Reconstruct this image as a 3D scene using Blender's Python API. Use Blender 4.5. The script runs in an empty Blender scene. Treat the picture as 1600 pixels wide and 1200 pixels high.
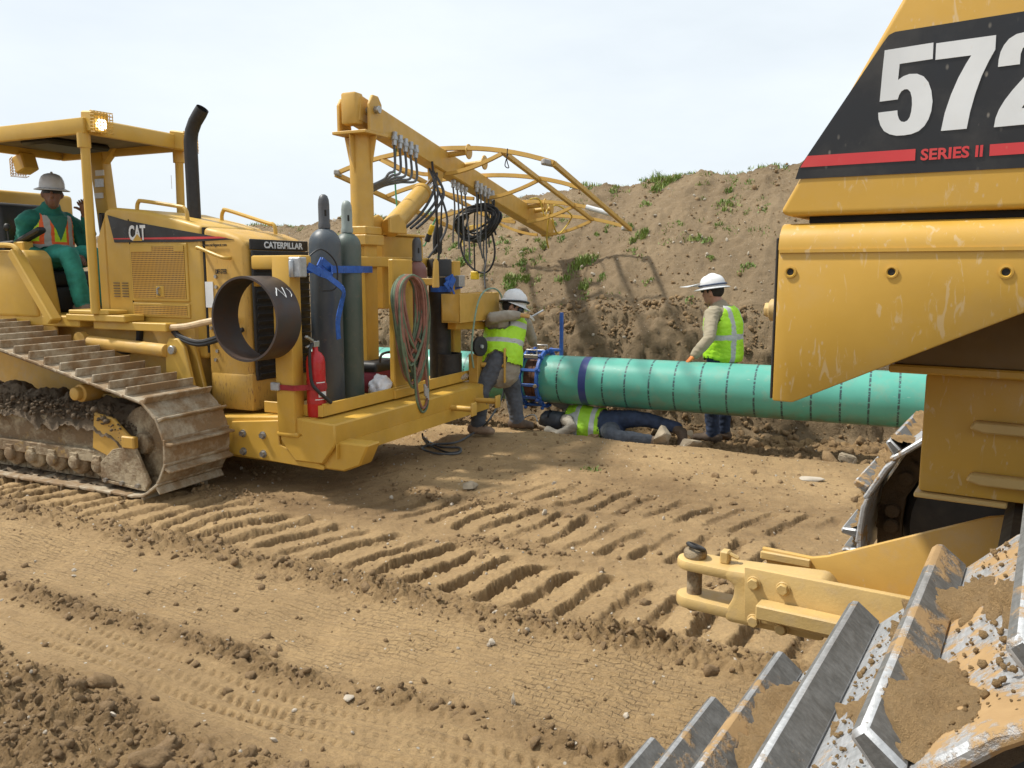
import bpy, bmesh, math, random
import numpy as np
from mathutils import Vector, Matrix, noise as mnoise
from mathutils.bvhtree import BVHTree
random.seed(7)
SC = bpy.context.scene
COL = SC.collection
R = math.radians
# ---------------------------------------------------------------- camera, light, exposure
FPX, TILT, CAMH = 1290.0, math.atan(178 / 1290.0), 1.65
cam = bpy.data.cameras.new('camera')
cam.sensor_fit = 'HORIZONTAL'; cam.sensor_width = 36.0; cam.lens = 36.0 * FPX / 1600.0
cam.clip_start = 0.05; cam.clip_end = 3000
camo = bpy.data.objects.new('camera', cam); COL.objects.link(camo)
camo.location = (0, 0, CAMH); camo.rotation_euler = (R(90) - TILT, 0, 0)
SC.camera = camo
SUN_D = Vector((-0.95, 0.16, 0)).normalized() * math.cos(R(57)) + Vector((0, 0, math.sin(R(57))))
sun = bpy.data.lights.new('sun', 'SUN'); sun.energy = 4.4; sun.angle = R(3.6); sun.color = (1.0, .955, .87)
suno = bpy.data.objects.new('sun', sun); COL.objects.link(suno)
suno.rotation_euler = SUN_D.to_track_quat('Z', 'Y').to_euler(); suno.location = (-20, 3, 30)
SC.view_settings.view_transform = 'Standard'; SC.view_settings.look = 'None'
SC.view_settings.exposure = 0.16; SC.view_settings.gamma = 1.0; SC.view_settings.use_curve_mapping = False
W = bpy.data.worlds.new('World'); SC.world = W; W.use_nodes = True
nt = W.node_tree; nt.nodes.clear()
sky = nt.nodes.new('ShaderNodeTexSky'); sky.sky_type = 'NISHITA'; sky.sun_disc = False
sky.sun_elevation = R(57); sky.sun_rotation = math.atan2(SUN_D.x, SUN_D.y)
sky.air_density = 1.0; sky.dust_density = 2.5; sky.ozone_density = 1.2
tc = nt.nodes.new('ShaderNodeTexCoord')
mp = nt.nodes.new('ShaderNodeMapping'); mp.inputs['Scale'].default_value = (1.0, 1.0, 3.2)
nz = nt.nodes.new('ShaderNodeTexNoise'); nz.inputs['Scale'].default_value = 1.7; nz.inputs['Detail'].default_value = 6; nz.inputs['Roughness'].default_value = .55
rp = nt.nodes.new('ShaderNodeMapRange'); rp.inputs[1].default_value = .3; rp.inputs[2].default_value = .7; rp.inputs[3].default_value = .72; rp.inputs[4].default_value = .97
mx = nt.nodes.new('ShaderNodeMix'); mx.data_type = 'RGBA'
mx.inputs[7].default_value = (8.9, 9.6, 10.1, 1)          # thin bright overcast veil
bg = nt.nodes.new('ShaderNodeBackground'); bg.inputs[1].default_value = 0.096
wo = nt.nodes.new('ShaderNodeOutputWorld')
L = nt.links.new
L(tc.outputs['Generated'], mp.inputs[0]); L(mp.outputs[0], nz.inputs['Vector']); L(nz.outputs[0], rp.inputs[0])
L(rp.outputs[0], mx.inputs[0]); L(sky.outputs[0], mx.inputs[6]); L(mx.outputs[2], bg.inputs[0]); L(bg.outputs[0], wo.inputs[0])

# ---------------------------------------------------------------- survey helpers (site measured from the camera station)
_c, _s = math.cos(TILT), math.sin(TILT)
CAMP = Vector((0, 0, CAMH))
def sight(px, py):
    a, b = (px - 800) / FPX, (py - 600) / FPX
    return Vector((a, _c - b * _s, -_s - b * _c))
def on_ground(px, py, z=0.0):
    r = sight(px, py); return CAMP + r * ((z - CAMH) / r.z)
class Frame:                                    # a machine's own axes: u forward, v to its left, w up
    def __init__(s, O, yaw):
        a = R(yaw); s.O = Vector(O); s.yaw = -a
        s.A = Matrix(((math.cos(a), -math.sin(a), 0), (math.sin(a), math.cos(a), 0), (0, 0, 1)))
        s.I = s.A.transposed()
    def at(s, px, py, ax, val):
        r = s.A @ sight(px, py); o = s.A @ (CAMP - s.O)
        return o + r * ((val - o[ax]) / r[ax])
    def world(s, p): return s.O + s.I @ Vector(p)
T = Frame(on_ground(235, 789), 25)              # weld tractor
P5 = Frame(on_ground(977, 1250), 33)            # pipelayer
PD = Vector((math.cos(R(25)), -math.sin(R(25)), 0)); PN = Vector((math.sin(R(25)), math.cos(R(25)), 0))   # along / across the pipe

# ---------------------------------------------------------------- mesh helpers
def vec(p): return Vector(p)
def spl(pts, n=8, closed=False):
    P = [Vector(p) for p in pts]; out = []; m = len(P)
    rng = range(m if closed else m - 1)
    for i in rng:
        if closed: a, b, c, d = P[(i-1) % m], P[i], P[(i+1) % m], P[(i+2) % m]
        else: a, b, c, d = P[max(i-1, 0)], P[i], P[i+1], P[min(i+2, m-1)]
        for k in range(n):
            t = k / n
            out.append(.5 * ((2*b) + (c-a)*t + (2*a-5*b+4*c-d)*t*t + (3*b-a-3*c+d)*t**3))
    if not closed: out.append(P[-1])
    return out
class MB:
    def __init__(s): s.v = []; s.f = []; s.m = []; s.cur = 0
    def add(s, vs, fs):
        o = len(s.v); s.v += [tuple(v) for v in vs]
        for f in fs: s.f.append(tuple(o + i for i in f)); s.m.append(s.cur)
        return s
    def box(s, x0, x1, y0, y1, z0, z1):
        return s.add([(x0,y0,z0),(x1,y0,z0),(x1,y1,z0),(x0,y1,z0),(x0,y0,z1),(x1,y0,z1),(x1,y1,z1),(x0,y1,z1)],
                     [(0,3,2,1),(4,5,6,7),(0,1,5,4),(1,2,6,5),(2,3,7,6),(3,0,4,7)])
    def bar(s, a, b, w, h, up=(0,0,1)):
        a, b = Vector(a), Vector(b); t = (b-a).normalized(); up = Vector(up)
        if abs(t.dot(up)) > .98: up = Vector((1,0,0))
        x = t.cross(up).normalized(); y = x.cross(t)
        vs = [p + x*(i*w/2) + y*(j*h/2) for p in (a, b) for i, j in ((-1,-1),(1,-1),(1,1),(-1,1))]
        return s.add(vs, [(3,2,1,0),(4,5,6,7),(0,1,5,4),(1,2,6,5),(2,3,7,6),(3,0,4,7)])
    def prism(s, poly, ax, a, b):
        def mk(p, c):
            return (c, p[0], p[1]) if ax == 0 else ((p[0], c, p[1]) if ax == 1 else (p[0], p[1], c))
        n = len(poly)
        return s.add([mk(p, a) for p in poly] + [mk(p, b) for p in poly],
                     [tuple(range(n))[::-1], tuple(range(n, 2*n))] + [(i, (i+1) % n, n+(i+1) % n, n+i) for i in range(n)])
    def tube(s, pts, r, n=8, closed=False, cap=True):
        P = [Vector(p) for p in pts]; m = len(P)
        rr = r if isinstance(r, (list, tuple)) else [r]*m
        vs = []; x = None
        for i in range(m):
            if closed: t = P[(i+1) % m] - P[(i-1) % m]
            else: t = P[min(i+1, m-1)] - P[max(i-1, 0)]
            t = t.normalized() if t.length > 1e-9 else Vector((0,0,1))
            if x is None:
                x = t.orthogonal().normalized()
            else:
                x = x - t*x.dot(t)
                x = x.normalized() if x.length > 1e-6 else t.orthogonal().normalized()
            y = t.cross(x)
            for k in range(n):
                a = 2*math.pi*k/n
                vs.append(P[i] + (x*math.cos(a) + y*math.sin(a))*rr[i])
        fs = []
        for i in range(m if closed else m-1):
            j = (i+1) % m
            for k in range(n): fs.append((i*n+k, i*n+(k+1) % n, j*n+(k+1) % n, j*n+k))
        if cap and not closed: fs += [tuple(range(n))[::-1], tuple((m-1)*n+k for k in range(n))]
        return s.add(vs, fs)
    def cyl(s, a, b, r, n=16, r2=None): return s.tube([a, b], [r, r if r2 is None else r2], n)
    def lathe(s, prof, o, d, n=24, cap=True):
        o, d = Vector(o), Vector(d).normalized()
        return s.tube([o + d*(t + i*1e-6) for i, (r, t) in enumerate(prof)], [r for r, t in prof], n, cap=cap) if all(prof[i+1][1] > prof[i][1] for i in range(len(prof)-1)) else s._lathe(prof, o, d, n, cap)
    def _lathe(s, prof, o, d, n, cap):
        o, d = Vector(o), Vector(d).normalized(); x = d.orthogonal().normalized(); y = d.cross(x); vs = []; m = len(prof)
        for r, t in prof:
            for k in range(n):
                a = 2*math.pi*k/n; vs.append(o + d*t + (x*math.cos(a) + y*math.sin(a))*r)
        fs = [(i*n+k, i*n+(k+1) % n, (i+1)*n+(k+1) % n, (i+1)*n+k) for i in range(m-1) for k in range(n)]
        if cap: fs += [tuple(range(n))[::-1], tuple((m-1)*n+k for k in range(n))]
        return s.add(vs, fs)
    def torus(s, c, nrm, R_, r, n=32, k=8):
        c, nrm = Vector(c), Vector(nrm).normalized(); x = nrm.orthogonal().normalized(); y = nrm.cross(x)
        return s.tube([c + (x*math.cos(2*math.pi*i/n) + y*math.sin(2*math.pi*i/n))*R_ for i in range(n)], r, k, closed=True)
    def ell(s, c, r, n=12, m=8, M=None):
        c = Vector(c); vs = []; fs = []
        M = M or Matrix.Identity(3)
        for j in range(m+1):
            th = math.pi*j/m
            for i in range(n):
                a = 2*math.pi*i/n
                vs.append(c + M @ Vector((r[0]*math.sin(th)*math.cos(a), r[1]*math.sin(th)*math.sin(a), r[2]*math.cos(th))))
        for j in range(m):
            for i in range(n): fs.append((j*n+i, (j+1)*n+i, (j+1)*n+(i+1) % n, j*n+(i+1) % n))
        return s.add(vs, fs)
    def mesh(s, name, mats, bevel=0, seg=1, smooth=35):
        me = bpy.data.meshes.new(name)
        bm = bmesh.new()
        bv = [bm.verts.new(v) for v in s.v]
        bm.verts.index_update()
        for f, mi in zip(s.f, s.m):
            try:
                ff = bm.faces.new([bv[i] for i in f]); ff.material_index = mi
            except ValueError: pass
        bmesh.ops.remove_doubles(bm, verts=bm.verts, dist=1e-5)
        bmesh.ops.recalc_face_normals(bm, faces=bm.faces)
        if bevel > 0:
            ed = [e for e in bm.edges if len(e.link_faces) == 2 and e.calc_face_angle(0) > R(25)]
            if ed: bmesh.ops.bevel(bm, geom=ed, offset=bevel, segments=seg, affect='EDGES', profile=.5, clamp_overlap=True)
        bm.to_mesh(me); bm.free()
        if smooth:
            me.polygons.foreach_set('use_smooth', [True]*len(me.polygons))
            me.set_sharp_from_angle(angle=R(smooth))
        for m in (mats if isinstance(mats, (list, tuple)) else [mats]): me.materials.append(m)
        return me
    def build(s, name, mats, parent=None, bevel=0, seg=1, smooth=35, loc=None, rz=0, label=None):
        o = bpy.data.objects.new(name, s.mesh(name, mats, bevel, seg, smooth)); COL.objects.link(o)
        if parent: o.parent = parent
        if loc is not None: o.location = loc
        if rz: o.rotation_euler = (0, 0, rz)
        if label: o['label'] = label
        return o
def tag(o, label=None, cat=None, group=None, kind=None):
    if label: o['label'] = label
    if cat: o['category'] = cat
    if group: o['group'] = group
    if kind: o['kind'] = kind
    return o
def thing(name, label, cat, loc=(0,0,0), rz=0, group=None):
    o = bpy.data.objects.new(name, None); o.empty_display_size = .2; COL.objects.link(o)
    o.location = loc; o.rotation_euler = (0, 0, rz)
    return tag(o, label, cat, group)
def raw(name, verts, faces, mats, smooth=True, parent=None):       # numpy arrays, quads or tris
    me = bpy.data.meshes.new(name)
    verts = np.asarray(verts, np.float32); faces = np.asarray(faces, np.int32); k = faces.shape[1]
    me.vertices.add(len(verts)); me.vertices.foreach_set('co', verts.ravel())
    me.loops.add(faces.size); me.loops.foreach_set('vertex_index', faces.ravel())
    me.polygons.add(len(faces)); me.polygons.foreach_set('loop_start', np.arange(0, faces.size, k, dtype=np.int32))
    me.update(calc_edges=True)
    me.polygons.foreach_set('use_smooth', np.full(len(faces), smooth))
    me.validate()
    for m in (mats if isinstance(mats, (list, tuple)) else [mats]): me.materials.append(m)
    o = bpy.data.objects.new(name, me); COL.objects.link(o)
    if parent: o.parent = parent
    return o
def text_obj(name, body, height, mat, parent, M, xs=1.0, bold=0.0, depth=.0015, fit=None):
    cu = bpy.data.curves.new(name, 'FONT'); cu.body = body; cu.size = height; cu.offset = bold*height
    cu.extrude = depth; cu.align_x = 'LEFT'; cu.resolution_u = 3
    t = bpy.data.objects.new(name, cu); COL.objects.link(t)
    bpy.context.view_layer.update()
    dg = bpy.context.evaluated_depsgraph_get()
    me = bpy.data.meshes.new_from_object(t.evaluated_get(dg))
    bpy.data.objects.remove(t); bpy.data.curves.remove(cu)
    xsn = [v.co.x for v in me.vertices]; ysn = [v.co.y for v in me.vertices]
    x0, x1, y0, y1 = min(xsn), max(xsn), min(ysn), max(ysn)
    sx, sy = (fit[0]/(x1-x0), fit[1]/(y1-y0)) if fit else (xs, 1)
    me.transform(M @ Matrix.Diagonal((sx, sy, 1, 1)) @ Matrix.Translation((-x0, -y0, 0)))
    me.materials.clear(); me.materials.append(mat); me.name = name
    o = bpy.data.objects.new(name, me); COL.objects.link(o); o.parent = parent
    return o
def basis(o, x, y):
    x = Vector(x).normalized(); y = Vector(y); y = (y - x*y.dot(x)).normalized(); z = x.cross(y)
    M = Matrix.Identity(4)
    for i in range(3): M[i][0], M[i][1], M[i][2], M[i][3] = x[i], y[i], z[i], o[i]
    return M

# ---------------------------------------------------------------- numpy noise
_rs = np.random.RandomState(3)
_perm = np.concatenate([_rs.permutation(512)]*3)
_ga = _rs.rand(512)*2*np.pi; _gx, _gy = np.cos(_ga), np.sin(_ga); _val = _rs.rand(512)
def pn(x, y, seed=0):
    x = np.asarray(x, float) + seed*17.31; y = np.asarray(y, float) + seed*7.77
    xi, yi = np.floor(x).astype(int), np.floor(y).astype(int); xf, yf = x - xi, y - yi
    def g(a, b):
        h = _perm[(_perm[(xi+a) & 511] + yi + b) & 511]
        return _gx[h]*(xf-a) + _gy[h]*(yf-b)
    u = xf*xf*xf*(xf*(xf*6-15)+10); v = yf*yf*yf*(yf*(yf*6-15)+10)
    n0 = g(0,0)*(1-u) + g(1,0)*u; n1 = g(0,1)*(1-u) + g(1,1)*u
    return (n0*(1-v) + n1*v)*1.5
def fbm(x, y, oct=4, seed=0, gain=.5):
    a, t = 1.0, 0.0
    for i in range(oct):
        t = t + a*pn(x*2**i, y*2**i, seed+i*3); a *= gain
    return t
def hsh(i, j=0): return _val[_perm[(_perm[np.asarray(i).astype(int) & 511] + np.asarray(j).astype(int)) & 511]]
def sstep(a, b, x):
    t = np.clip((x-a)/(b-a), 0, 1); return t*t*(3-2*t)

# ---------------------------------------------------------------- materials
class NG:
    def __init__(s, name):
        s.m = bpy.data.materials.new(name); s.m.use_nodes = True; s.t = s.m.node_tree
        s.b = s.t.nodes['Principled BSDF']; s.tc = s.n('ShaderNodeTexCoord'); s.co = s.tc.outputs['Object']
    def n(s, ty, **k):
        q = s.t.nodes.new(ty)
        for a, b in k.items(): setattr(q, a, b)
        return q
    def l(s, a, b): s.t.links.new(a, b)
    def setin(s, sock, v):
        if hasattr(v, 'links') or hasattr(v, 'is_linked'): s.l(v, sock)
        else: sock.default_value = v
    def map(s, scale=(1,1,1), rot=(0,0,0), src=None):
        q = s.n('ShaderNodeMapping'); q.inputs['Scale'].default_value = scale; q.inputs['Rotation'].default_value = rot
        s.l(src or s.co, q.inputs[0]); return q.outputs[0]
    def noise(s, scale, detail=4, rough=.55, src=None, dist=0):
        q = s.n('ShaderNodeTexNoise'); q.inputs['Scale'].default_value = scale; q.inputs['Detail'].default_value = detail
        q.inputs['Roughness'].default_value = rough; q.inputs['Distortion'].default_value = dist
        s.l(src or s.co, q.inputs['Vector']); return q.outputs[0]
    def voro(s, scale, src=None, feature='F1', out='Distance', rnd=1):
        q = s.n('ShaderNodeTexVoronoi', feature=feature); q.inputs['Scale'].default_value = scale; q.inputs['Randomness'].default_value = rnd
        s.l(src or s.co, q.inputs['Vector']); return q.outputs[out]
    def ramp(s, x, a, b, lo=0, hi=1):
        q = s.n('ShaderNodeMapRange'); q.inputs[1].default_value = a; q.inputs[2].default_value = b; q.inputs[3].default_value = lo; q.inputs[4].default_value = hi
        s.l(x, q.inputs[0]); return q.outputs[0]
    def math(s, op, a, b=0.0, c=0.0):
        q = s.n('ShaderNodeMath', operation=op)
        for i, v in enumerate((a, b, c)): s.setin(q.inputs[i], v)
        return q.outputs[0]
    def mix(s, f, a, b):
        q = s.n('ShaderNodeMix', data_type='RGBA')
        for i, v in ((0, f), (6, a), (7, b)):
            s.setin(q.inputs[i], (*v, 1) if isinstance(v, tuple) and len(v) == 3 else v)
        return q.outputs[2]
    def attr(s, name, out='Fac'):
        q = s.n('ShaderNodeAttribute'); q.attribute_name = name; return q.outputs[out]
    def bump(s, h, strength=.4, dist=.01):
        q = s.n('ShaderNodeBump'); q.inputs['Strength'].default_value = strength; q.inputs['Distance'].default_value = dist
        s.l(h, q.inputs['Height']); s.l(q.outputs[0], s.b.inputs['Normal'])
    def done(s, col=None, rough=None, metal=None):
        for k, v in (('Base Color', col), ('Roughness', rough), ('Metallic', metal)):
            if v is None: continue
            s.setin(s.b.inputs[k], (*v, 1) if isinstance(v, tuple) and len(v) == 3 else v)
        return s.m
MUD = (.30, .195, .095); DUST = (.43, .32, .19)
def paint(name, col, rough=.42, dust=.35, spots=.25, dcol=DUST, scale=1.0, dark=.78, bump=0.0, streak=0.0, scratch=0.0):
    g = NG(name)
    big = g.noise(2.2*scale, 5, .6)
    col1 = g.mix(g.ramp(big, .3, .75), col, tuple(c*dark for c in col))
    f = g.ramp(g.noise(5*scale, 7, .68), .5, .78, 0, dust)
    col2 = g.mix(f, col1, dcol)
    if spots:
        vs = g.ramp(g.voro(38*scale, src=g.map((1, 1, .55))), .06, .16, spots, 0)
        vs = g.math('MULTIPLY', vs, g.ramp(g.noise(6*scale, 3), .5, .62))
        col2 = g.mix(vs, col2, tuple(min(1, c*1.25) for c in dcol))
    if streak:
        st = g.ramp(g.noise(9*scale, 4, .6, src=g.map((3.6, 3.6, 1.0), (0, .5, 0)), dist=1.4), .60, .68, 0, streak)
        col2 = g.mix(st, col2, (.62, .5, .33))
    if scratch:
        st = g.ramp(g.noise(14*scale, 5, .7, src=g.map((4, 4, .8), (0, .5, 0))), .56, .66, 0, scratch)
        st = g.math('MULTIPLY', st, g.ramp(g.noise(1.6*scale, 2), .45, .6))
        col2 = g.mix(st, col2, (.14, .055, .03))
    r = g.ramp(g.noise(7*scale, 4), .3, .7, rough-.07, min(1, rough+.2))
    if bump: g.bump(g.noise(30*scale, 5, .6), bump, .004)
    return g.done(col2, r)
def plain(name, col, rough=.6, metal=0, var=.25, scale=20, bump=0, bscale=60):
    g = NG(name)
    c = g.mix(g.ramp(g.noise(scale, 4), .3, .7), tuple(x*(1+var*.5) for x in col), tuple(x*(1-var) for x in col))
    if bump: g.bump(g.noise(bscale, 4), bump, .005)
    return g.done(c, rough, metal)
YEL = (.60, .37, .062)
M = {}
M['yellow'] = paint('tractor_yellow', YEL, .42, .28, .2)
M['yellow_frame'] = paint('frame_yellow', (.60, .35, .05), .45, .22, .25, scale=1.3)
M['yellow_dusty'] = paint('dusty_yellow', (.58, .35, .08), .55, .75, .5, scale=1.6, bump=.15)
M['yellow_near'] = paint('pipelayer_yellow', (.56, .325, .048), .42, .26, .7, scale=1.5, streak=.42, dark=.86, bump=.05)
M['yellow_mast'] = paint('boom_yellow', (.60, .36, .07), .45, .3, .2, scale=2)
M['yellow_worn'] = paint('worn_yellow', (.57, .335, .065), .5, .35, .2, scale=1.6, scratch=.9)
M['drawbar'] = paint('drawbar_yellow', (.60, .41, .155), .52, .6, .5, scale=4, bump=.25)
M['shaded_grimy'] = paint('shaded_grimy_yellow', (.20, .125, .045), .7, .5, .2, (.16, .11, .06), scale=3)  # dirty yellow darkened: the shade of the recesses is mixed into the colour
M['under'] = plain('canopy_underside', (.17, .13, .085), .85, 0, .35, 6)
M['black'] = paint('black_decal', (.012, .012, .014), .3, .10, .55, (.3, .27, .22), scale=1.2)
M['black_steel'] = paint('black_steel', (.022, .021, .021), .5, .3, .1, (.12, .09, .07), scale=2)
M['rubber'] = plain('black_rubber', (.018, .018, .019), .55, 0, .3, 30)
M['cable_grey'] = plain('grey_cable', (.09, .095, .10), .5, 0, .3, 30)
M['gland'] = plain('cable_gland', (.42, .44, .46), .4, .5, .2, 40)
M['white'] = paint('white_lettering', (.74, .76, .77), .45, .12, .25, (.45, .36, .24), scale=1.4)
M['red'] = paint('red_stripe', (.62, .045, .05), .4, .12, .3, scale=1.4)
M['chrome'] = plain('cylinder_rod', (.75, .76, .78), .18, 1, .1, 10)
M['bolt'] = plain('bolt_steel', (.42, .41, .39), .4, .8, .3, 60)
M['dark'] = plain('dark_void', (.02, .018, .015), .9, 0, .3, 10)
M['trackmud'] = paint('muddy_track_steel', (.30, .235, .155), .7, .9, .4, (.22, .15, .08), scale=6, bump=.6)
M['track_frame'] = paint('muddy_track_frame', (.40, .32, .21), .8, .95, .4, (.24, .165, .09), scale=4.5, bump=.8)
M['glass_lamp'] = plain('lamp_glass', (.6, .6, .6), .1, 0, .1)
def emit(name, col, st):
    g = NG(name); g.b.inputs['Emission Color'].default_value = (*col, 1); g.b.inputs['Emission Strength'].default_value = st
    return g.done(col, .3)
M['lamp_on'] = emit('lit_lamp', (1, .93, .75), 4.0)
def caked(name):
    g = NG(name); n1 = g.noise(5, 8, .68); f = g.ramp(n1, .42, .56); c = g.mix(f, (.43, .345, .225), (.21, .14, .075))
    c = g.mix(g.ramp(g.noise(2.6, 6, .7), .60, .66, 0, .8), c, (.42, .26, .07)); c = g.mix(g.ramp(g.noise(28, 6, .72), .5, .7, 0, .55), c, (.15, .105, .062))
    g.bump(g.math('ADD', g.math('MULTIPLY', f, .7), g.noise(26, 8, .72)), .8, .02)
    return g.done(c, .85)
M['track_frame'] = caked('mud_caked_frame'); M['trackmud'] = caked('mud_caked_steel')
def dirt(name, dry=(.56, .375, .178), damp=(.215, .132, .056), use_attr=True, scale=1.0, fine=.9, stones=True):
    g = NG(name)
    n1 = g.ramp(g.noise(.9*scale, 6, .62), .35, .68)
    n2 = g.noise(7*scale, 8, .68)
    f = g.math('ADD', g.math('MULTIPLY', n1, .45), g.ramp(n2, .32, .72, 0, .5))
    if use_attr: f = g.math('ADD', g.math('MULTIPLY', f, .62), g.math('MULTIPLY', g.attr('damp'), .85))
    q = g.n('ShaderNodeClamp'); g.l(f, q.inputs[0])
    c = g.mix(q.outputs[0], dry, damp)
    n3 = g.noise(60*scale, 6, .7)
    c = g.mix(g.ramp(n3, .35, .7, 0, .4), c, tuple(x*.62 for x in damp))
    if stones:
        v = g.voro(34*scale, out='Color'); sep = g.n('ShaderNodeSeparateColor'); g.l(v, sep.inputs[0])
        k = g.math('MULTIPLY', g.ramp(g.voro(34*scale), .16, .24, 1, 0), g.math('GREATER_THAN', sep.outputs[0], .955))
        c = g.mix(k, c, (.55, .49, .40))
    h = g.math('ADD', g.math('MULTIPLY', g.noise(22*scale, 10, .75), 1.0), g.math('MULTIPLY', g.noise(120*scale, 5, .75), .35))
    if name == 'dirt':
        w = g.n('ShaderNodeVectorMath', operation='ADD'); wn = g.n('ShaderNodeTexNoise'); wn.inputs['Scale'].default_value = 7; g.l(g.co, wn.inputs['Vector'])
        ws = g.n('ShaderNodeVectorMath', operation='SCALE'); ws.inputs['Scale'].default_value = .05; g.l(wn.outputs['Color'], ws.inputs[0]); g.l(g.co, w.inputs[0]); g.l(ws.outputs[0], w.inputs[1])
        vm = g.map((1, 1, .001), (0, 0, R(28)), src=w.outputs[0]); bk = g.n('ShaderNodeTexBrick'); g.l(vm, bk.inputs['Vector'])
        bk.inputs['Scale'].default_value = 1.0; bk.inputs['Brick Width'].default_value = .052; bk.inputs['Row Height'].default_value = .03; bk.inputs['Mortar Size'].default_value = .0032; bk.inputs['Mortar Smooth'].default_value = .6
        tr = g.attr('tread'); brk = g.math('MULTIPLY', g.ramp(g.noise(4.5, 6, .75), .40, .60), g.ramp(g.noise(30, 4, .7), .34, .52))
        ck = g.math('MULTIPLY', bk.outputs['Fac'], g.math('MULTIPLY', tr, brk))
        h = g.math('SUBTRACT', h, g.math('MULTIPLY', ck, .9)); c = g.mix(g.math('MULTIPLY', ck, .5), c, (.20, .125, .06))
        st = g.noise(1.0, 5, .65, src=g.map((1.6, 42, .001), src=g.map((1, 1, 1), (0, 0, R(28)))))
        h = g.math('ADD', h, g.math('MULTIPLY', g.math('MULTIPLY', st, g.attr('lane')), 1.4)); c = g.mix(g.math('MULTIPLY', g.ramp(st, .5, .75), g.math('MULTIPLY', g.attr('lane'), .45)), c, (.27, .17, .08))
    g.bump(h, fine, .03)
    return g.done(c, .93)
M['dirt'] = dirt('dirt')
M['clod'] = dirt('clod_dirt', (.38, .25, .125), (.185, .115, .053), False, 2.0, .8, False)
M['mud'] = dirt('mud', (.60, .39, .18), (.38, .24, .105), False, 5.0, .9, False)
M['greymud'] = dirt('dark_mud', (.26, .19, .12), (.14, .102, .065), False, 4.0, .9, False)
M['bank'] = dirt('bank_soil', (.335, .242, .138), (.175, .12, .063), True, 1.5, 1.0, True)
M['rock'] = plain('rock', (.27, .22, .155), .9, 0, .35, 9, .6, 25)
M['pebble'] = plain('pale_stone', (.43, .37, .29), .85, 0, .3, 8, .4, 40)
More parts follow.
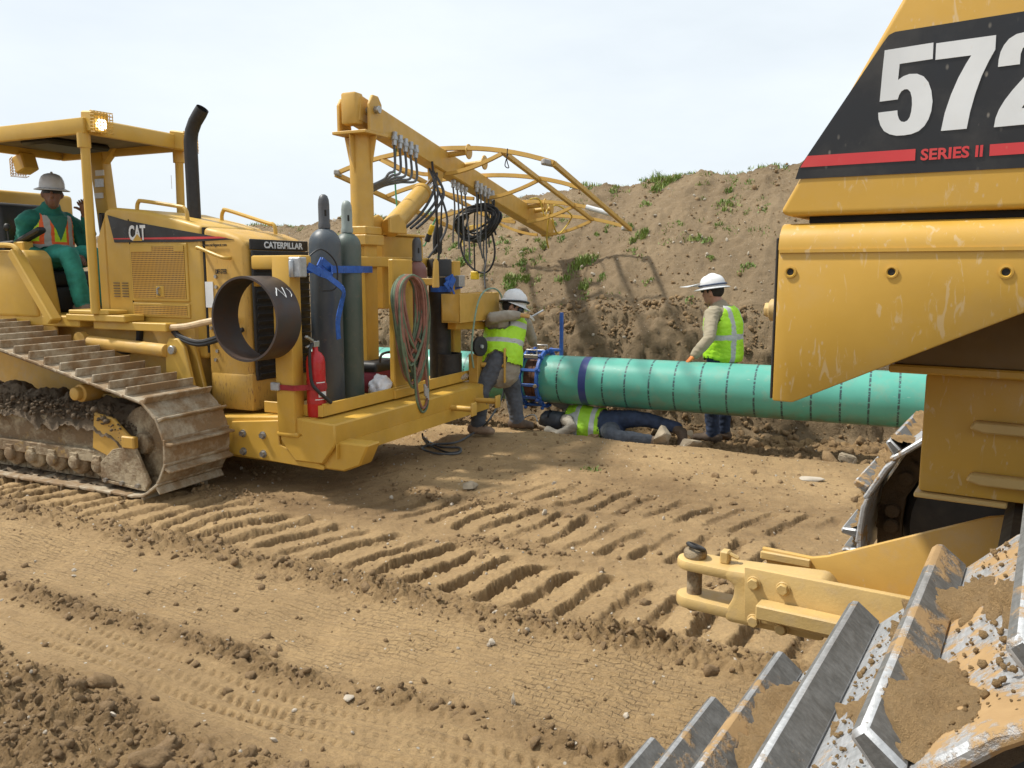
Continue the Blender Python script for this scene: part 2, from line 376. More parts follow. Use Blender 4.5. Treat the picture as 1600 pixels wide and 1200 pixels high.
# ================================================================ GROUND
A28 = R(28); TX, TY = math.cos(A28), -math.sin(A28); NX, NY = math.sin(A28), math.cos(A28)
def ground_fields(X, Y):
    p = X*NX + Y*NY; s = X*TX + Y*TY
    pp = X*PN.x + Y*PN.y                                   # distance across the pipe line
    near = 1 - sstep(8.5, 16, np.hypot(X, Y-4))
    h = .035*fbm(X*.45, Y*.45, 3, 1) + .012*fbm(X*2.2, Y*2.2, 4, 5)*near
    damp = .30 + .24*fbm(X*.7, Y*.7, 4, 9)
    pw = p + .05*pn(s*1.3, p*.5, 21) + .02*pn(s*5, p*3, 22)
    # crumbled ridges left between passes
    r1 = np.exp(-((pw-3.30)/.13)**2)*(.55+.6*np.clip(.5+fbm(s*1.4, p*.6, 2, 30), 0, 1.2))
    r2 = np.exp(-((pw-2.42)/.085)**2)*(.35+.8*np.clip(.45+fbm(s*1.6, p*.6, 2, 33), 0, 1.2))
    r3 = sstep(2.03, 1.82, pw)*(.6+.6*np.clip(.5+fbm(s*1.1, p*1.1, 2, 36), 0, 1))
    r4 = np.exp(-((pw-4.22)/.12)**2)*np.clip(.2+fbm(s*.9, p*.6, 2, 39), 0, 1)*1.2
    r5 = np.exp(-((pw-4.95)/.2)**2)*np.clip(.1+fbm(s*.9, p*.6, 2, 40), 0, 1)
    rough = r1 + r2 + 1.2*r3 + r4 + r5
    lump = np.abs(fbm(X*11, Y*11, 4, 50))
    crumb = np.abs(fbm(X*24, Y*24, 3, 55))
    h = h + (.05*r1 + .042*r2 + .045*r3*(.4+.9*np.clip(fbm(X*5, Y*5, 3, 57)+.4, 0, 1.3)) + .035*r4 + .025*r5)*(.25 + 1.0*lump + .75*crumb)
    damp = damp + .38*np.clip(rough, 0, 1)
    # cleated track prints
    def prints(p0, p1, pitch, depth, skew, seed, mask):
        c = (p0+p1)/2
        q = s + skew*(p-c) + .05*pn(s*2, p*2, seed) + .012*pn(s*14, p*14, seed+1)
        k = np.floor(q/pitch); t = q/pitch - k
        amp = .6 + .6*hsh(k + 40*seed)
        e = .02*pn(s*18, p*18, seed+2)
        a0 = p0 + .05*(hsh(k, 3)-.5); a1 = p1 + .08*(hsh(k, 7)-.5)
        w = sstep(a0-.04, a0+.05, p+e)*sstep(a1+.07, a1-.05, p+e)
        t = t + .07*pn(s*9, p*5, seed+4) + .05*pn(s*26, p*26, seed+5)
        prof = np.where(t < .62, .72+.28*(t/.62), 0)
        prof = np.where((t >= .62), 1 - sstep(.61, .71, t), prof)
        prof = np.maximum(prof, sstep(.86, 1.0, t)*.72)
        return w, (prof-.62 + (.14 + .3*(t > .66))*(np.abs(fbm(s*17, p*17, 4, seed+6))-.28))*depth*amp*w*mask, w*mask*(t > .62)*(t < .92)
    blot = np.clip(.75 + .9*fbm(X*1.1, Y*1.1, 3, 60), .12, 1)
    sm = sstep(-7.5, -6.9, s)*sstep(1.6, 1.0, s)
    for (p0, p1, pitch, dep, sk, sd, mk) in ((3.44, 4.06, .215, .074, -.19, 71, np.clip(blot*1.2, .62, 1)*sm), (4.38, 4.98, .205, .06, -.17, 81, np.clip(blot+.05, .15, 1)*sstep(-4.5, -2.6, s)*sm),
                                             (5.15, 5.75, .205, .045, -.2, 91, np.clip(blot-.15, .05, 1)*sstep(-3.9, -2.2, s)*sm)):
        w, dh, fl = prints(p0, p1, pitch, dep, sk, sd, mk)
        h = h + dh; damp = damp + .34*fl - .20*w*mk*(1-fl)
    # rubber-tyred pass, small worn tread blocks
    tz = sstep(2.50, 2.60, pw)*sstep(3.2, 3.05, pw)
    ps = (p + .03*pn(s*2.5, p*2.5, 101) + .012*pn(s*9, p*9, 104))/.034; row = np.floor(ps)
    ss = (s + .03*pn(s*3, p*3, 102) + .014*pn(s*11, p*11, 105))/.05 + .5*np.mod(row, 2) + .5*hsh(row); cl = np.floor(ss)
    d = np.minimum(np.minimum(ps-row, 1-ps+row)*.034, np.minimum(ss-cl, 1-ss+cl)*.05)
    keep = np.clip(.8 + 1.4*fbm(X*1.6, Y*1.6, 3, 103), .05, 1)
    h = h + tz*keep*(-.004*np.exp(-(d/.0045)**2) + .004*(hsh(row, cl)-.5))
    damp = damp - .28*tz*(.4+.6*keep)
    # smooth lane with two rows of lug nicks
    lz = sstep(2.0, 2.08, pw)*sstep(2.36, 2.30, pw)
    damp = damp - .25*lz
    for pc, sp, wd in ((2.19, .048, .028), (2.285, .05, .02), (2.10, .05, .018)):
        k = (s + .01*pn(s*4, p*4, 110))/sp + (p-pc)*9; t = k - np.floor(k)
        h = h - lz*.024*np.exp(-((p-pc)/wd)**4)*np.exp(-((t-.5)/.2)**2)*np.clip(.8+.9*pn(s*1.3, p, 112), .25, 1.2)
    # working strip along the pipe lies a little lower and is broken up
    h = h - .17*sstep(7.55, 8.25, pp)*sstep(12, 9, pp)
    br = sstep(7.75, 8.15, pp)
    h = h + br*near*.05*np.abs(fbm(X*6, Y*6, 4, 120))
    damp = damp + .3*br + .22*sstep(.3, .9, fbm(X*.8+3, Y*.8, 3, 130)+.35*sstep(5.2, 6.2, p))*sstep(7.6, 6.9, pp)*.6
    h = h + near*(.006*fbm(X*13, Y*13, 4, 140) + .002*fbm(X*60, Y*60, 2, 150))*(1-.75*lz)*(1-.5*tz)
    damp = damp + .30*sstep(.05, .55, fbm(X*.55+9, Y*.55, 4, 160))*sstep(3.2, 3.9, p)
    global TREAD, LANE
    LANE = np.clip(np.maximum(lz, .75*tz) + .35*sstep(1.9, 2.0, pw)*sstep(3.3, 3.2, pw), 0, 1)*(1-np.clip(rough, 0, .85))
    h = h + (lz + tz)*.007*fbm(s*.9, p*20, 3, 180)
    TREAD = np.clip(np.maximum(sstep(2.44, 2.56, pw)*sstep(3.28, 3.1, pw)*(.45+.55*keep), .55*lz*np.clip(fbm(X*2, Y*2, 3, 170), 0, 1)) , 0, 1)*(1-np.clip(rough, 0, .8))
    return h, np.clip(damp, 0, 1), rough
def gh(x, y): return float(ground_fields(np.array([x]), np.array([y]))[0][0])
def grow(a0, a1, st, far, k=1.22):
    c = list(np.arange(a0, a1, st)); return c
def axis_lines(segs, lo, hi):
    xs = []
    for a, b, st in segs: xs += list(np.arange(a, b, st))
    xs.append(segs[-1][1]); st = segs[-1][2]*2; x = xs[-1]
    while x < hi: x += st; st *= 1.35; xs.append(x)
    x = xs[0]; st = segs[0][2]*2; pre = []
    while x > lo: x -= st; st *= 1.35; pre.append(x)
    return np.array(pre[::-1] + xs)
pl_ = axis_lines(((1.35, 4.15, .0075), (4.15, 6.0, .012), (6.0, 9.6, .02)), -600, 900)
sl_ = axis_lines(((-7.2, -3.6, .017), (-3.6, 1.9, .0095)), -900, 900)
PG, SG = np.meshgrid(pl_, sl_, indexing='ij')
GX = PG*NX + SG*TX; GY = PG*NY + SG*TY
H_, D_, RO_ = ground_fields(GX, GY)
ni, nj = GX.shape; idx = np.arange(ni*nj).reshape(ni, nj)
F_ = np.stack([idx[:-1, :-1], idx[:-1, 1:], idx[1:, 1:], idx[1:, :-1]], -1).reshape(-1, 4)[:, ::-1]
ground = raw('ground', np.stack([GX, GY, H_], -1).reshape(-1, 3), F_, M['dirt'])
ground['kind'] = 'structure'; at = ground.data.attributes.new('tread', 'FLOAT', 'POINT'); at.data.foreach_set('value', TREAD.ravel().astype(np.float32)); at = ground.data.attributes.new('lane', 'FLOAT', 'POINT'); at.data.foreach_set('value', LANE.ravel().astype(np.float32))
at = ground.data.attributes.new('damp', 'FLOAT', 'POINT'); at.data.foreach_set('value', D_.ravel().astype(np.float32))

# ================================================================ SPOIL BANK behind the pipe
def bank_crest(s): return np.interp(s, [-60, -14, -11.8, -7.3, -3.8, -1.4, 6, 30], [2.25, 2.38, 2.42, 2.66, 3.05, 3.12, 3.2, 3.0])
def bank_h(s, q):                                       # s along the pipe, q across it
    c = bank_crest(s) + .10*fbm(s*.9, q*0+3, 4, 200) + .05*np.abs(fbm(s*3.5, q*3.5, 3, 203))
    foot = 9.35 + .12*fbm(s*.7, q*0, 3, 210)
    brk = 1.10 + .12*fbm(s*.8, q*0, 3, 211)
    t = (q-foot)
    cut = np.interp(t, [-.6, 0, .12, .30, .55], [-.35, -.12, .25, .75, 1.0])*brk
    k = np.clip((q-foot-.5)/(13.0-foot-.5), 0, 1)
    slope = brk + (c-brk)*(1-(1-k)**1.12)
    h = np.where(t < .5, cut, slope)
    h = np.where(q > 13.0, c - .06*(q-13.0) - .03*(q-13.0)**2*.3, h)
    return h, t
bs = np.concatenate([np.arange(-60, -17, .5), np.arange(-17, 5, .03), np.arange(5, 40, .5)])
bq = np.concatenate([np.arange(8.9, 10.2, .02), np.arange(10.2, 13.6, .032), np.arange(13.6, 22, .5)])
BQ, BS = np.meshgrid(bq, bs, indexing='ij')
BH, BT = bank_h(BS, BQ)
steep = sstep(-.1, .05, BT)*sstep(.75, .45, BT)
rill = fbm(BS*3.0, BQ*.5, 3, 220)
lumps = np.abs(fbm(BS*5, BQ*5, 4, 230))
det = .03*rill + .022*lumps + .02*fbm(BS*14, BQ*14, 3, 240) + steep*(.04*fbm(BS*2.2, BH*3.2, 4, 250) + .05*np.abs(fbm(BS*9, BH*9, 4, 260)))
BHD = BH + det*sstep(-.4, 0, BT)
push = steep*(.06*fbm(BS*1.3, BH*1.0, 3, 270) + .035*fbm(BS*9, BH*11, 4, 271) + .045*fbm(BS*4.5, BH*.8, 3, 272))
BX = BS*PD.x + (BQ+push)*PN.x; BY = BS*PD.y + (BQ+push)*PN.y
ni, nj = BX.shape; idx = np.arange(ni*nj).reshape(ni, nj)
F_ = np.stack([idx[:-1, :-1], idx[:-1, 1:], idx[1:, 1:], idx[1:, :-1]], -1).reshape(-1, 4)[:, ::-1]
bank = raw('embankment', np.stack([BX, BY, BHD], -1).reshape(-1, 3), F_, M['bank'])
bank['kind'] = 'structure'
bd = np.clip(.30 + .30*fbm(BS*.8, BQ*.8, 4, 280) + .22*steep*(.4+fbm(BS*1.2, BH*2, 3, 281)) + .3*sstep(.15, -.2, BT) + .25*sstep(12.7, 13.0, BQ), 0, 1)
at = bank.data.attributes.new('damp', 'FLOAT', 'POINT'); at.data.foreach_set('value', bd.ravel().astype(np.float32))
def bank_pt(s, q):
    h, _ = bank_h(np.array([float(s)]), np.array([float(q)]))
    return Vector((s*PD.x + q*PN.x, s*PD.y + q*PN.y, float(h[0])))

# ================================================================ CLODS, GRAVEL, GRASS (uncountable)
def ico(sub):
    bm = bmesh.new(); bmesh.ops.create_icosphere(bm, subdivisions=sub, radius=1)
    v = np.array([q.co[:] for q in bm.verts]); f = np.array([[q.index for q in fc.verts] for fc in bm.faces]); bm.free(); return v, f
def lump_set(sub, n, amp, fr, seed):
    v0, f = ico(sub); out = []
    for k in range(n):
        d = np.array([mnoise.noise(Vector(p)*fr + Vector((k*9.1, seed, 0)))*amp + mnoise.noise(Vector(p)*fr*2.3 + Vector((k*5.1, seed, 4)))*amp*.5 for p in v0])
        out.append(v0*(1+d)[:, None])
    return out, f
rs = np.random.RandomState(11)
def rotz_np(n):
    q = rs.normal(size=(n, 4)); q /= np.linalg.norm(q, axis=1)[:, None]; w, x, y, z = q.T
    return np.stack([1-2*(y*y+z*z), 2*(x*y-z*w), 2*(x*z+y*w), 2*(x*y+z*w), 1-2*(x*x+z*z), 2*(y*z-x*w), 2*(x*z-y*w), 2*(y*z+x*w), 1-2*(x*x+y*y)], -1).reshape(n, 3, 3)
def scatter(name, pts, sizes, sub, mat, amp=.35, fr=1.6, flat=(.6, 1), smooth=True):
    shapes, f = lump_set(sub, 6, amp, fr, len(pts))
    n = len(pts); Rm = rotz_np(n); V = []; Fc = []; o = 0
    sc = np.stack([rs.uniform(.75, 1.3, n), rs.uniform(.75, 1.3, n), rs.uniform(flat[0], flat[1], n)], -1)
    for k in range(6):
        ids = np.arange(k, n, 6)
        vv = np.einsum('nij,nkj->nki', Rm[ids], shapes[k][None]*sc[ids][:, None]*sizes[ids][:, None, None]) + pts[ids][:, None]
        V.append(vv.reshape(-1, 3)); m = len(shapes[k])
        Fc.append((f[None] + (np.arange(len(ids))*m)[:, None, None] + o).reshape(-1, 3)); o += len(ids)*m
    ob = raw(name, np.concatenate(V), np.concatenate(Fc), mat, smooth); ob['kind'] = 'stuff'; return ob
def sample(n, dens, box):
    out = []
    while sum(len(o) for o in out) < n:
        s = rs.uniform(box[0], box[1], n*2); p = rs.uniform(box[2], box[3], n*2)
        x = p*NX + s*TX; y = p*NY + s*TY
        keep = rs.rand(n*2) < dens(s, p, x, y); out.append(np.stack([x[keep], y[keep]], -1))
    return np.concatenate(out)[:n]
def ridge_d(s, p, x, y):
    _, _, ro = ground_fields(x, y); pp = x*PN.x + y*PN.y
    return np.clip(ro**1.4*.9 + .02 + .14*sstep(7.8, 8.2, pp) + .025*(p > 4.2), 0, 1)
def put(xy, emb, size):
    h, _, _ = ground_fields(xy[:, 0], xy[:, 1]); return np.column_stack([xy, h + size*emb])
xy = sample(16000, ridge_d, (-7, 1.7, 1.4, 9.0)); sz = .0062*np.exp(rs.normal(0, .5, len(xy)))
scatter('clods', put(xy, .25, sz), sz, 1, M['clod'])
xy = sample(1100, ridge_d, (-6.5, 1.5, 1.5, 9.0)); sz = .0145*np.exp(rs.normal(0, .4, len(xy)))
scatter('clods', put(xy, .1, sz), sz, 2, M['clod'], .75, 2.6, (.5, .9))
xy = sample(85, lambda s, p, x, y: .3+.6*(fbm(s*1.2, p*1.2, 2, 61) > 0), (-2.6, -.2, 1.3, 1.96)); sz = .032*np.exp(rs.normal(0, .4, len(xy)))
scatter('clods', put(xy, .05, sz), sz, 3, M['clod'], .5, 1.9, (.45, .8))
xy = sample(14, lambda s, p, x, y: 1+0*p, (-2.4, -.3, 1.3, 1.9)); sz = .028*np.exp(rs.normal(0, .3, len(xy)))
scatter('gravel', put(xy, .25, sz), sz, 2, M['pebble'], .4, 1.3, (.4, .7), False)
xy = sample(520, lambda s, p, x, y: (x*PN.x+y*PN.y > 8.0)*(x*PN.x+y*PN.y < 9.3)*1.0, (-6, -.2+1.5, 7.6, 9.5)); sz = .030*np.exp(rs.normal(0, .45, len(xy)))
scatter('clods', put(xy, .15, sz), sz, 2, M['clod'], .6, 1.8, (.5, .9))
xy = sample(900, lambda s, p, x, y: .15 + .5*ridge_d(s, p, x, y), (-6.5, 1.6, 1.5, 9.0)); sz = .0065*np.exp(rs.normal(0, .5, len(xy)))
scatter('gravel', put(xy, .3, sz), sz, 1, M['pebble'], .3, 1.2, (.4, .9), False)
# stones and lumps rolled onto the bank face
n = 6000; s_ = rs.uniform(-12, 3, n); q_ = 9.2 + 4*rs.rand(n)**1.7
h_, _ = bank_h(s_, q_); sz = .0095*np.exp(rs.normal(0, .55, n))
scatter('clods', np.column_stack([s_*PD.x+q_*PN.x, s_*PD.y+q_*PN.y, h_+.012]), sz, 1, M['clod'], .35, 1.6)
n = 5000; s_ = rs.uniform(-9, 2.5, n); q_ = 9.3 + .75*rs.rand(n)
h_, _ = bank_h(s_, q_); sz = .013*np.exp(rs.normal(0, .5, n))
scatter('clods', np.column_stack([s_*PD.x+q_*PN.x, s_*PD.y+q_*PN.y, h_+.03]), sz, 1, M['clod'], .45, 1.8)
n = 500; s_ = rs.uniform(-12, 3, n); q_ = 9.3 + 4*rs.rand(n)
h_, _ = bank_h(s_, q_); sz = .013*np.exp(rs.normal(0, .45, n))
scatter('gravel', np.column_stack([s_*PD.x+q_*PN.x, s_*PD.y+q_*PN.y, h_+.03]), sz, 1, M['pebble'], .3, 1.2, (.4, .9), False)

def grass_mat():
    g = NG('grass_blade'); c = g.mix(g.ramp(g.noise(3, 3), .35, .65), (.13, .23, .035), (.23, .28, .06))
    g.b.inputs['Subsurface Weight'].default_value = 0
    return g.done(c, .6)
M['grass'] = grass_mat()
def grass(name, tufts):
    V = []; Fc = []; o = 0
    for (base, rad, n, hh) in tufts:
        a = rs.uniform(0, 6.28, n); r = rad*np.sqrt(rs.rand(n)); b = np.column_stack([base[0]+r*np.cos(a), base[1]+r*np.sin(a), np.full(n, base[2])])
        if len(base) > 3 and base[3]: b[:, 2] += 0
        rel = (b[:, :2]-np.array(base[:2])) @ np.array([PN.x, PN.y]); b[:, 2] += rel*base[4] - .02
        l = hh*rs.uniform(.4, 1.15, n)*(1-.5*(r/rad)**2); d = rs.uniform(0, 6.28, n); bend = rs.uniform(.15, .9, n)*l
        wd = .0045*rs.uniform(.8, 1.8, n); wx, wy = -np.sin(d)*wd, np.cos(d)*wd
        z = np.zeros(n); dv = np.column_stack([np.cos(d), np.sin(d), z]); w3 = np.column_stack([wx, wy, z]); up = np.array([0, 0, 1.])
        m1 = b + dv*(bend*.35)[:, None] + up*(l*.6)[:, None]; tip = b + dv*bend[:, None] + up*(l*.93)[:, None]
        V.append(np.stack([b-w3, b+w3, m1+w3*.8, m1-w3*.8, tip], 1).reshape(-1, 3))
        k = np.arange(n)*5 + o
        Fc.append(np.concatenate([np.column_stack([k, k+1, k+2]), np.column_stack([k, k+2, k+3]), np.column_stack([k+3, k+2, k+4])])); o += n*5
    ob = raw(name, np.concatenate(V), np.concatenate(Fc), M['grass'], True); ob['kind'] = 'stuff'; return ob
tf = []
def tuft_at_px(px, py, rad, n, hh):                      # seek the sight line's hit on the bank face
    r = sight(px, py); best = None
    for i in range(400):
        d = 7.5 + i*.03; P = CAMP + r*(d/r.y); s = P.dot(PD); q = P.dot(PN)
        if q > 9.4 and bank_h(np.array([s]), np.array([q]))[0][0] >= P.z: best = (s, q); break
    if best is None: return
    b = bank_pt(*best); b2 = bank_pt(best[0], best[1]+.1)
    for j in range(5):
        a = rs.uniform(0, 6.28); rr = rad*rs.uniform(.1, .9); s2 = best[0]+rr*math.cos(a)*1.2; q2 = best[1]+rr*math.sin(a)*1.1; c = bank_pt(s2, q2); c2 = bank_pt(s2, q2+.1)
        tf.append(((c.x, c.y, c.z+.025, 1, (c2.z-c.z)/.1), rad*rs.uniform(.2, .5), int(n*.45), hh*rs.uniform(.5, .85)))
for (px, py, rad, n, hh) in ((905, 420, .26, 210, .17), (925, 445, .15, 90, .13), (882, 440, .12, 60, .12), (1000, 367, .2, 150, .15), (798, 447, .24, 190, .16), (855, 378, .2, 120, .13),
        (820, 392, .16, 70, .11), (812, 415, .16, 80, .10), (1038, 292, .26, 220, .24), (1125, 325, .16, 70, .12), (1096, 373, .15, 70, .1), (1060, 352, .1, 40, .08), (960, 352, .14, 50, .09), (730, 410, .22, 130, .13),
        (780, 380, .15, 60, .1), (665, 320, .2, 120, .14), (640, 335, .2, 110, .14), (935, 370, .1, 40, .08), (985, 395, .08, 30, .08), (1170, 420, .14, 50, .1), (1190, 330, .12, 40, .1), (960, 300, .12, 40, .1),
        (840, 412, .1, 40, .08), (760, 430, .13, 50, .09), (1075, 470, .08, 25, .07), (1015, 440, .08, 25, .07), (1010, 320, .1, 40, .08), (710, 385, .14, 60, .1), (600, 345, .18, 90, .12), (1140, 300, .1, 40, .1), (870, 350, .12, 40, .08), (1110, 405, .08, 30, .07)):
    tuft_at_px(px, py, rad, n, hh)
for i in range(700):
    s = rs.uniform(-13, 2.5); q = 9.9 + 3.2*rs.rand(); b = bank_pt(s, q); b2 = bank_pt(s, q+.1)
    if fbm(np.array([s*.6]), np.array([q*.9]), 2, 300)[0] < -.05: continue
    tf.append(((b.x, b.y, b.z, 1, (b2.z-b.z)/.1), rs.uniform(.04, .15), int(rs.uniform(10, 48)), rs.uniform(.045, .10)))
for i in range(260):                                     # along the crest
    s = rs.uniform(-16, 3.5); dens = fbm(np.array([s*.7]), np.array([1.0]), 2, 310)[0]
    if dens < -.05 and not -2.6 < s < -.3: continue
    q = 12.95 + rs.rand()*.5; b = bank_pt(s, q)
    tf.append(((b.x, b.y, b.z+.03, 1, 0), rs.uniform(.06, .2), int(rs.uniform(15, 50)), rs.uniform(.05, .12)))
grass('grass', tf)
g0 = on_ground(921, 733)
tf = [((g0.x, g0.y, gh(g0.x, g0.y), 1, 0), .10, 60, .06)]
grass('grass', tf)

# ================================================================ STONES big enough to pick out
def stone(label, px, py, size, seed, flat=.7, z=0.0, group=None, mat='rock', tilt=0):
    b = on_ground(px, py, z); rr = random.Random(int(seed*10)); bm = bmesh.new()
    for k in range(15):
        d = Vector((rr.gauss(0, 1), rr.gauss(0, 1), rr.gauss(0, 1))).normalized()*rr.uniform(.85, 1.1); bm.verts.new((d.x*size[0], d.y*size[1], d.z*size[2]))
    hull = bmesh.ops.convex_hull(bm, input=bm.verts); bmesh.ops.delete(bm, geom=[v for v in bm.verts if not v.link_faces], context='VERTS')
    bmesh.ops.bevel(bm, geom=bm.edges[:], offset=min(size)*.12, segments=2, affect='EDGES', clamp_overlap=True); bmesh.ops.triangulate(bm, faces=bm.faces[:])
    bmesh.ops.subdivide_edges(bm, edges=[e for e in bm.edges if e.calc_length() > min(size)*.35], cuts=2, use_grid_fill=True)
    for v in bm.verts: v.co *= 1 + .05*mnoise.noise(v.co*(2.5/max(size)) + Vector((seed, 0, 0))) + .03*mnoise.noise(v.co*(8/max(size)))
    me = bpy.data.meshes.new('rock'); bm.to_mesh(me); bm.free(); me.materials.append(M[mat])
    me.polygons.foreach_set('use_smooth', [True]*len(me.polygons)); me.set_sharp_from_angle(angle=R(32))
    o = bpy.data.objects.new('rock', me); COL.objects.link(o)
    o.location = (b.x, b.y, gh(b.x, b.y) + size[2]*.55); o.rotation_euler = (tilt, tilt*.5, seed)
    tag(o, label, 'rock', group); return o
stone('broad flat buff slab of rock leaning in front of the lying worker\'s boot', 1034, 698, (.15, .09, .14), 1.3, z=-.06, tilt=.25)
stone('grey flat rock lying between the leaning slab and the standing man\'s boot', 1076, 697, (.17, .12, .07), 2.6, z=-.06)
stone('small flat rock lying behind the grey slab under the pipe', 1075, 677, (.12, .08, .05), 3.1, z=-.12)
stone('pale upright boulder in shade under the pipe left of the standing man', 1083, 662, (.13, .10, .13), 4.4, z=-.15)
stone('squarish grey rock alone on the dirt under the pipe near the yellow counterweight', 1324, 708, (.10, .08, .09), 5.2, z=-.03)
stone('flat pale stone flush in open sandy ground beyond the shackle', 1268, 745, (.11, .06, .02), 6.1, mat='pebble')
stone('small white stone in the nearest row of crumbs at lower centre', 545, 1093, (.030, .024, .018), 7.7, mat='pebble')
stone('white splinter of stone standing on the tyre tracks at bottom centre', 803, 1107, (.014, .012, .034), 8.2, mat='pebble')
stone('pale stone among the clods right of the platform shadow', 768, 1011, (.022, .016, .02), 9.4, mat='pebble')
stone('rounded tan stone at the edge of the platform shadow', 735, 763, (.085, .06, .045), 10.3)
# ================================================================ WELDING TRACTOR (u forward, v away from the camera, w up)
def tq(px, py, ax, val): return T.at(px, py, ax, val)
trac = thing('weld_tractor', 'yellow crawler tractor with a canopy, front welding platform and cable boom, driver aboard', 'tractor', T.O, T.yaw)
def hull_belt(circs):
    pts = []
    for (c, r) in circs:
        for k in range(96): pts.append((c[0]+r*math.cos(2*math.pi*k/96), c[1]+r*math.sin(2*math.pi*k/96)))
    pts = sorted(set(pts))
    def half(ps):
        o = []
        for p in ps:
            while len(o) > 1 and (o[-1][0]-o[-2][0])*(p[1]-o[-2][1]) - (o[-1][1]-o[-2][1])*(p[0]-o[-2][0]) <= 0: o.pop()
            o.append(p)
        return o
    lo, up = half(pts), half(pts[::-1]); return lo[:-1] + up[:-1]           # counter-clockwise
def along(poly, step, off=0.0):
    n = len(poly); res = []; acc = off
    for i in range(n):
        a, b = Vector(poly[i]), Vector(poly[(i+1) % n]); L_ = (b-a).length
        while acc < L_:
            res.append((a+(b-a)*(acc/L_), (b-a)/L_)); acc += step
        acc -= L_
    return res
def shoe_mesh(name, w, pitch, gh_, gt, mats, bev, lip=.012, mudseed=None, gpos=-1):
    b = MB(); hp = pitch*.52                                                  # x along the belt, y across, z outward
    prof = [(-hp, 0), (hp*.55, 0), (hp*.85, -.008), (hp, -.008), (hp, -.026), (hp*.5, -.02), (-hp, -.02)]
    b.prism([(p[0], p[1]) for p in prof], 1, 0, w)
    gx = -hp*.62; b.cur = 1 if isinstance(mats, list) else 0
    b.prism([(gx-gt/2*1.25, -.001), (gx+gt/2*1.25, -.001), (gx+gt/2*.8, gh_), (gx-gt/2*.8, gh_)], 1, .004, w-.004)
    return b.mesh(name, mats, bevel=bev, seg=1)
def belt_matrix(pos, t, v0):
    t = Vector((t[0], 0, t[1])); n = Vector((t.z, 0, -t.x))                   # outward normal of a counter-clockwise belt
    y = n.cross(t)
    Mx = Matrix.Identity(4)
    # local x -> -t (so grouser leads), y -> v, z -> outward
    x = -t; yv = n.cross(x)
    for i in range(3): Mx[i][0], Mx[i][1], Mx[i][2] = x[i], yv[i], n[i]
    Mx[0][3], Mx[1][3], Mx[2][3] = pos[0], v0, pos[1]
    return Mx, yv
BELT = hull_belt([((-.20, .40), .37), ((-2.15, .80), .38), ((-3.0, .40), .37)])
def muddy_shoe_mat():
    g = NG('muddy_shoe'); oi = g.n('ShaderNodeObjectInfo')
    add = g.n('ShaderNodeVectorMath', operation='ADD'); g.l(g.co, add.inputs[0])
    mul = g.n('ShaderNodeVectorMath', operation='SCALE'); g.l(oi.outputs['Location'], mul.inputs[0]); mul.inputs['Scale'].default_value = 3.1
    g.l(mul.outputs[0], add.inputs[1])
    f = g.ramp(g.noise(6, 7, .65, src=add.outputs[0]), .40, .56)
    c = g.mix(f, (.44, .375, .275), (.25, .16, .08))
    c = g.mix(g.ramp(g.noise(30, 5, .7, src=add.outputs[0]), .45, .7, 0, .5), c, (.17, .12, .07))
    g.bump(g.noise(45, 6, .7, src=add.outputs[0]), .5, .01)
    return g.done(c, .72, g.ramp(f, 0, 1, .25, 0))
M['shoe'] = muddy_shoe_mat()
def make_track(parent, belt, v0, width, pitch, gheight, gt, mat, chain_mat, bev, keep, v_in, off=0.0, label=None):
    # chain links as the track part, shoes as its sub-parts
    n = Vector((0, 0, 0)); b = MB(); inn = []
    P = along(belt, pitch, off)
    for i, (p, t) in enumerate(P):
        nn = Vector((t.y, -t.x))
        if not keep(p): continue
        for vv in (v_in[0], v_in[1]):
            a_ = p - nn*.075 - t*pitch*.48; c_ = p - nn*.075 + t*pitch*.48
            b.bar((a_.x, vv, a_.y), (c_.x, vv, c_.y), .035, .085, (nn.x, 0, nn.y))
        d = p - nn*.08
        b.cyl((d.x, v_in[0]-.035, d.y), (d.x, v_in[1]+.035, d.y), .028, 8)
    tr = b.build('track', chain_mat, parent, bevel=.004)
    if label: tr['label'] = label
    me = shoe_mesh('track_shoe', width, pitch, gheight, gt, mat, bev)
    for i, (p, t) in enumerate(P):
        if not keep(p): continue
        Mx, yv = belt_matrix(p, t, v0 if True else 0)
        if yv.y < 0: Mx = Mx @ Matrix.Translation((0, -width, 0))
        o = bpy.data.objects.new('track_shoe', me); COL.objects.link(o); o.parent = tr; o.matrix_local = Mx
    return tr
make_track(trac, BELT, 0.0, .62, .172, .058, .020, M['shoe'], M['trackmud'], .004, lambda p: p[0] > -2.35, (.21, .41))
# far-side track: only its front end and top ever show
b = MB(); b.prism(hull_belt([((-.20, .40), .38), ((-2.15, .80), .39), ((-3.0, .40), .38)])[::6], 1, 1.74, 2.34); b.build('track', M['trackmud'], trac, label='hidden side track')
NB_ = set(trac.children)
# undercarriage
b = MB(); b.prism([(-2.6, .30), (-.52, .30), (-.46, .36), (-.46, .60), (-.62, .66), (-2.6, .70)], 1, .12, .52); b.build('track_frame', M['track_frame'], trac, bevel=.025, seg=2)
b = MB(); b.prism([(-2.6, .275), (-.52, .275), (-.50, .31), (-.50, .40), (-2.6, .40)], 1, .085, .12); b.build('roller_guard', M['track_frame'], trac, bevel=.012)
for i in range(7):
    u = -.62 - i*.25; b = MB()
    b.lathe([(.045, 0), (.055, .01), (.055, .04), (.085, .045), (.10, .06), (.10, .10), (.075, .11), (.075, .2)], (u, .06, .205), (0, 1, 0), 20)
    b.box(u-.04, u+.04, .07, .12, .20, .28)
    b.build('roller', M['track_frame'], trac, bevel=.004)
b = MB()
b.lathe([(.07, 0), (.08, .015), (.08, .05), (.235, .06), (.27, .08), (.27, .3), (.24, .32)], (-.20, .12, .40), (0, 1, 0), 40); b.build('idler', M['trackmud'], trac)
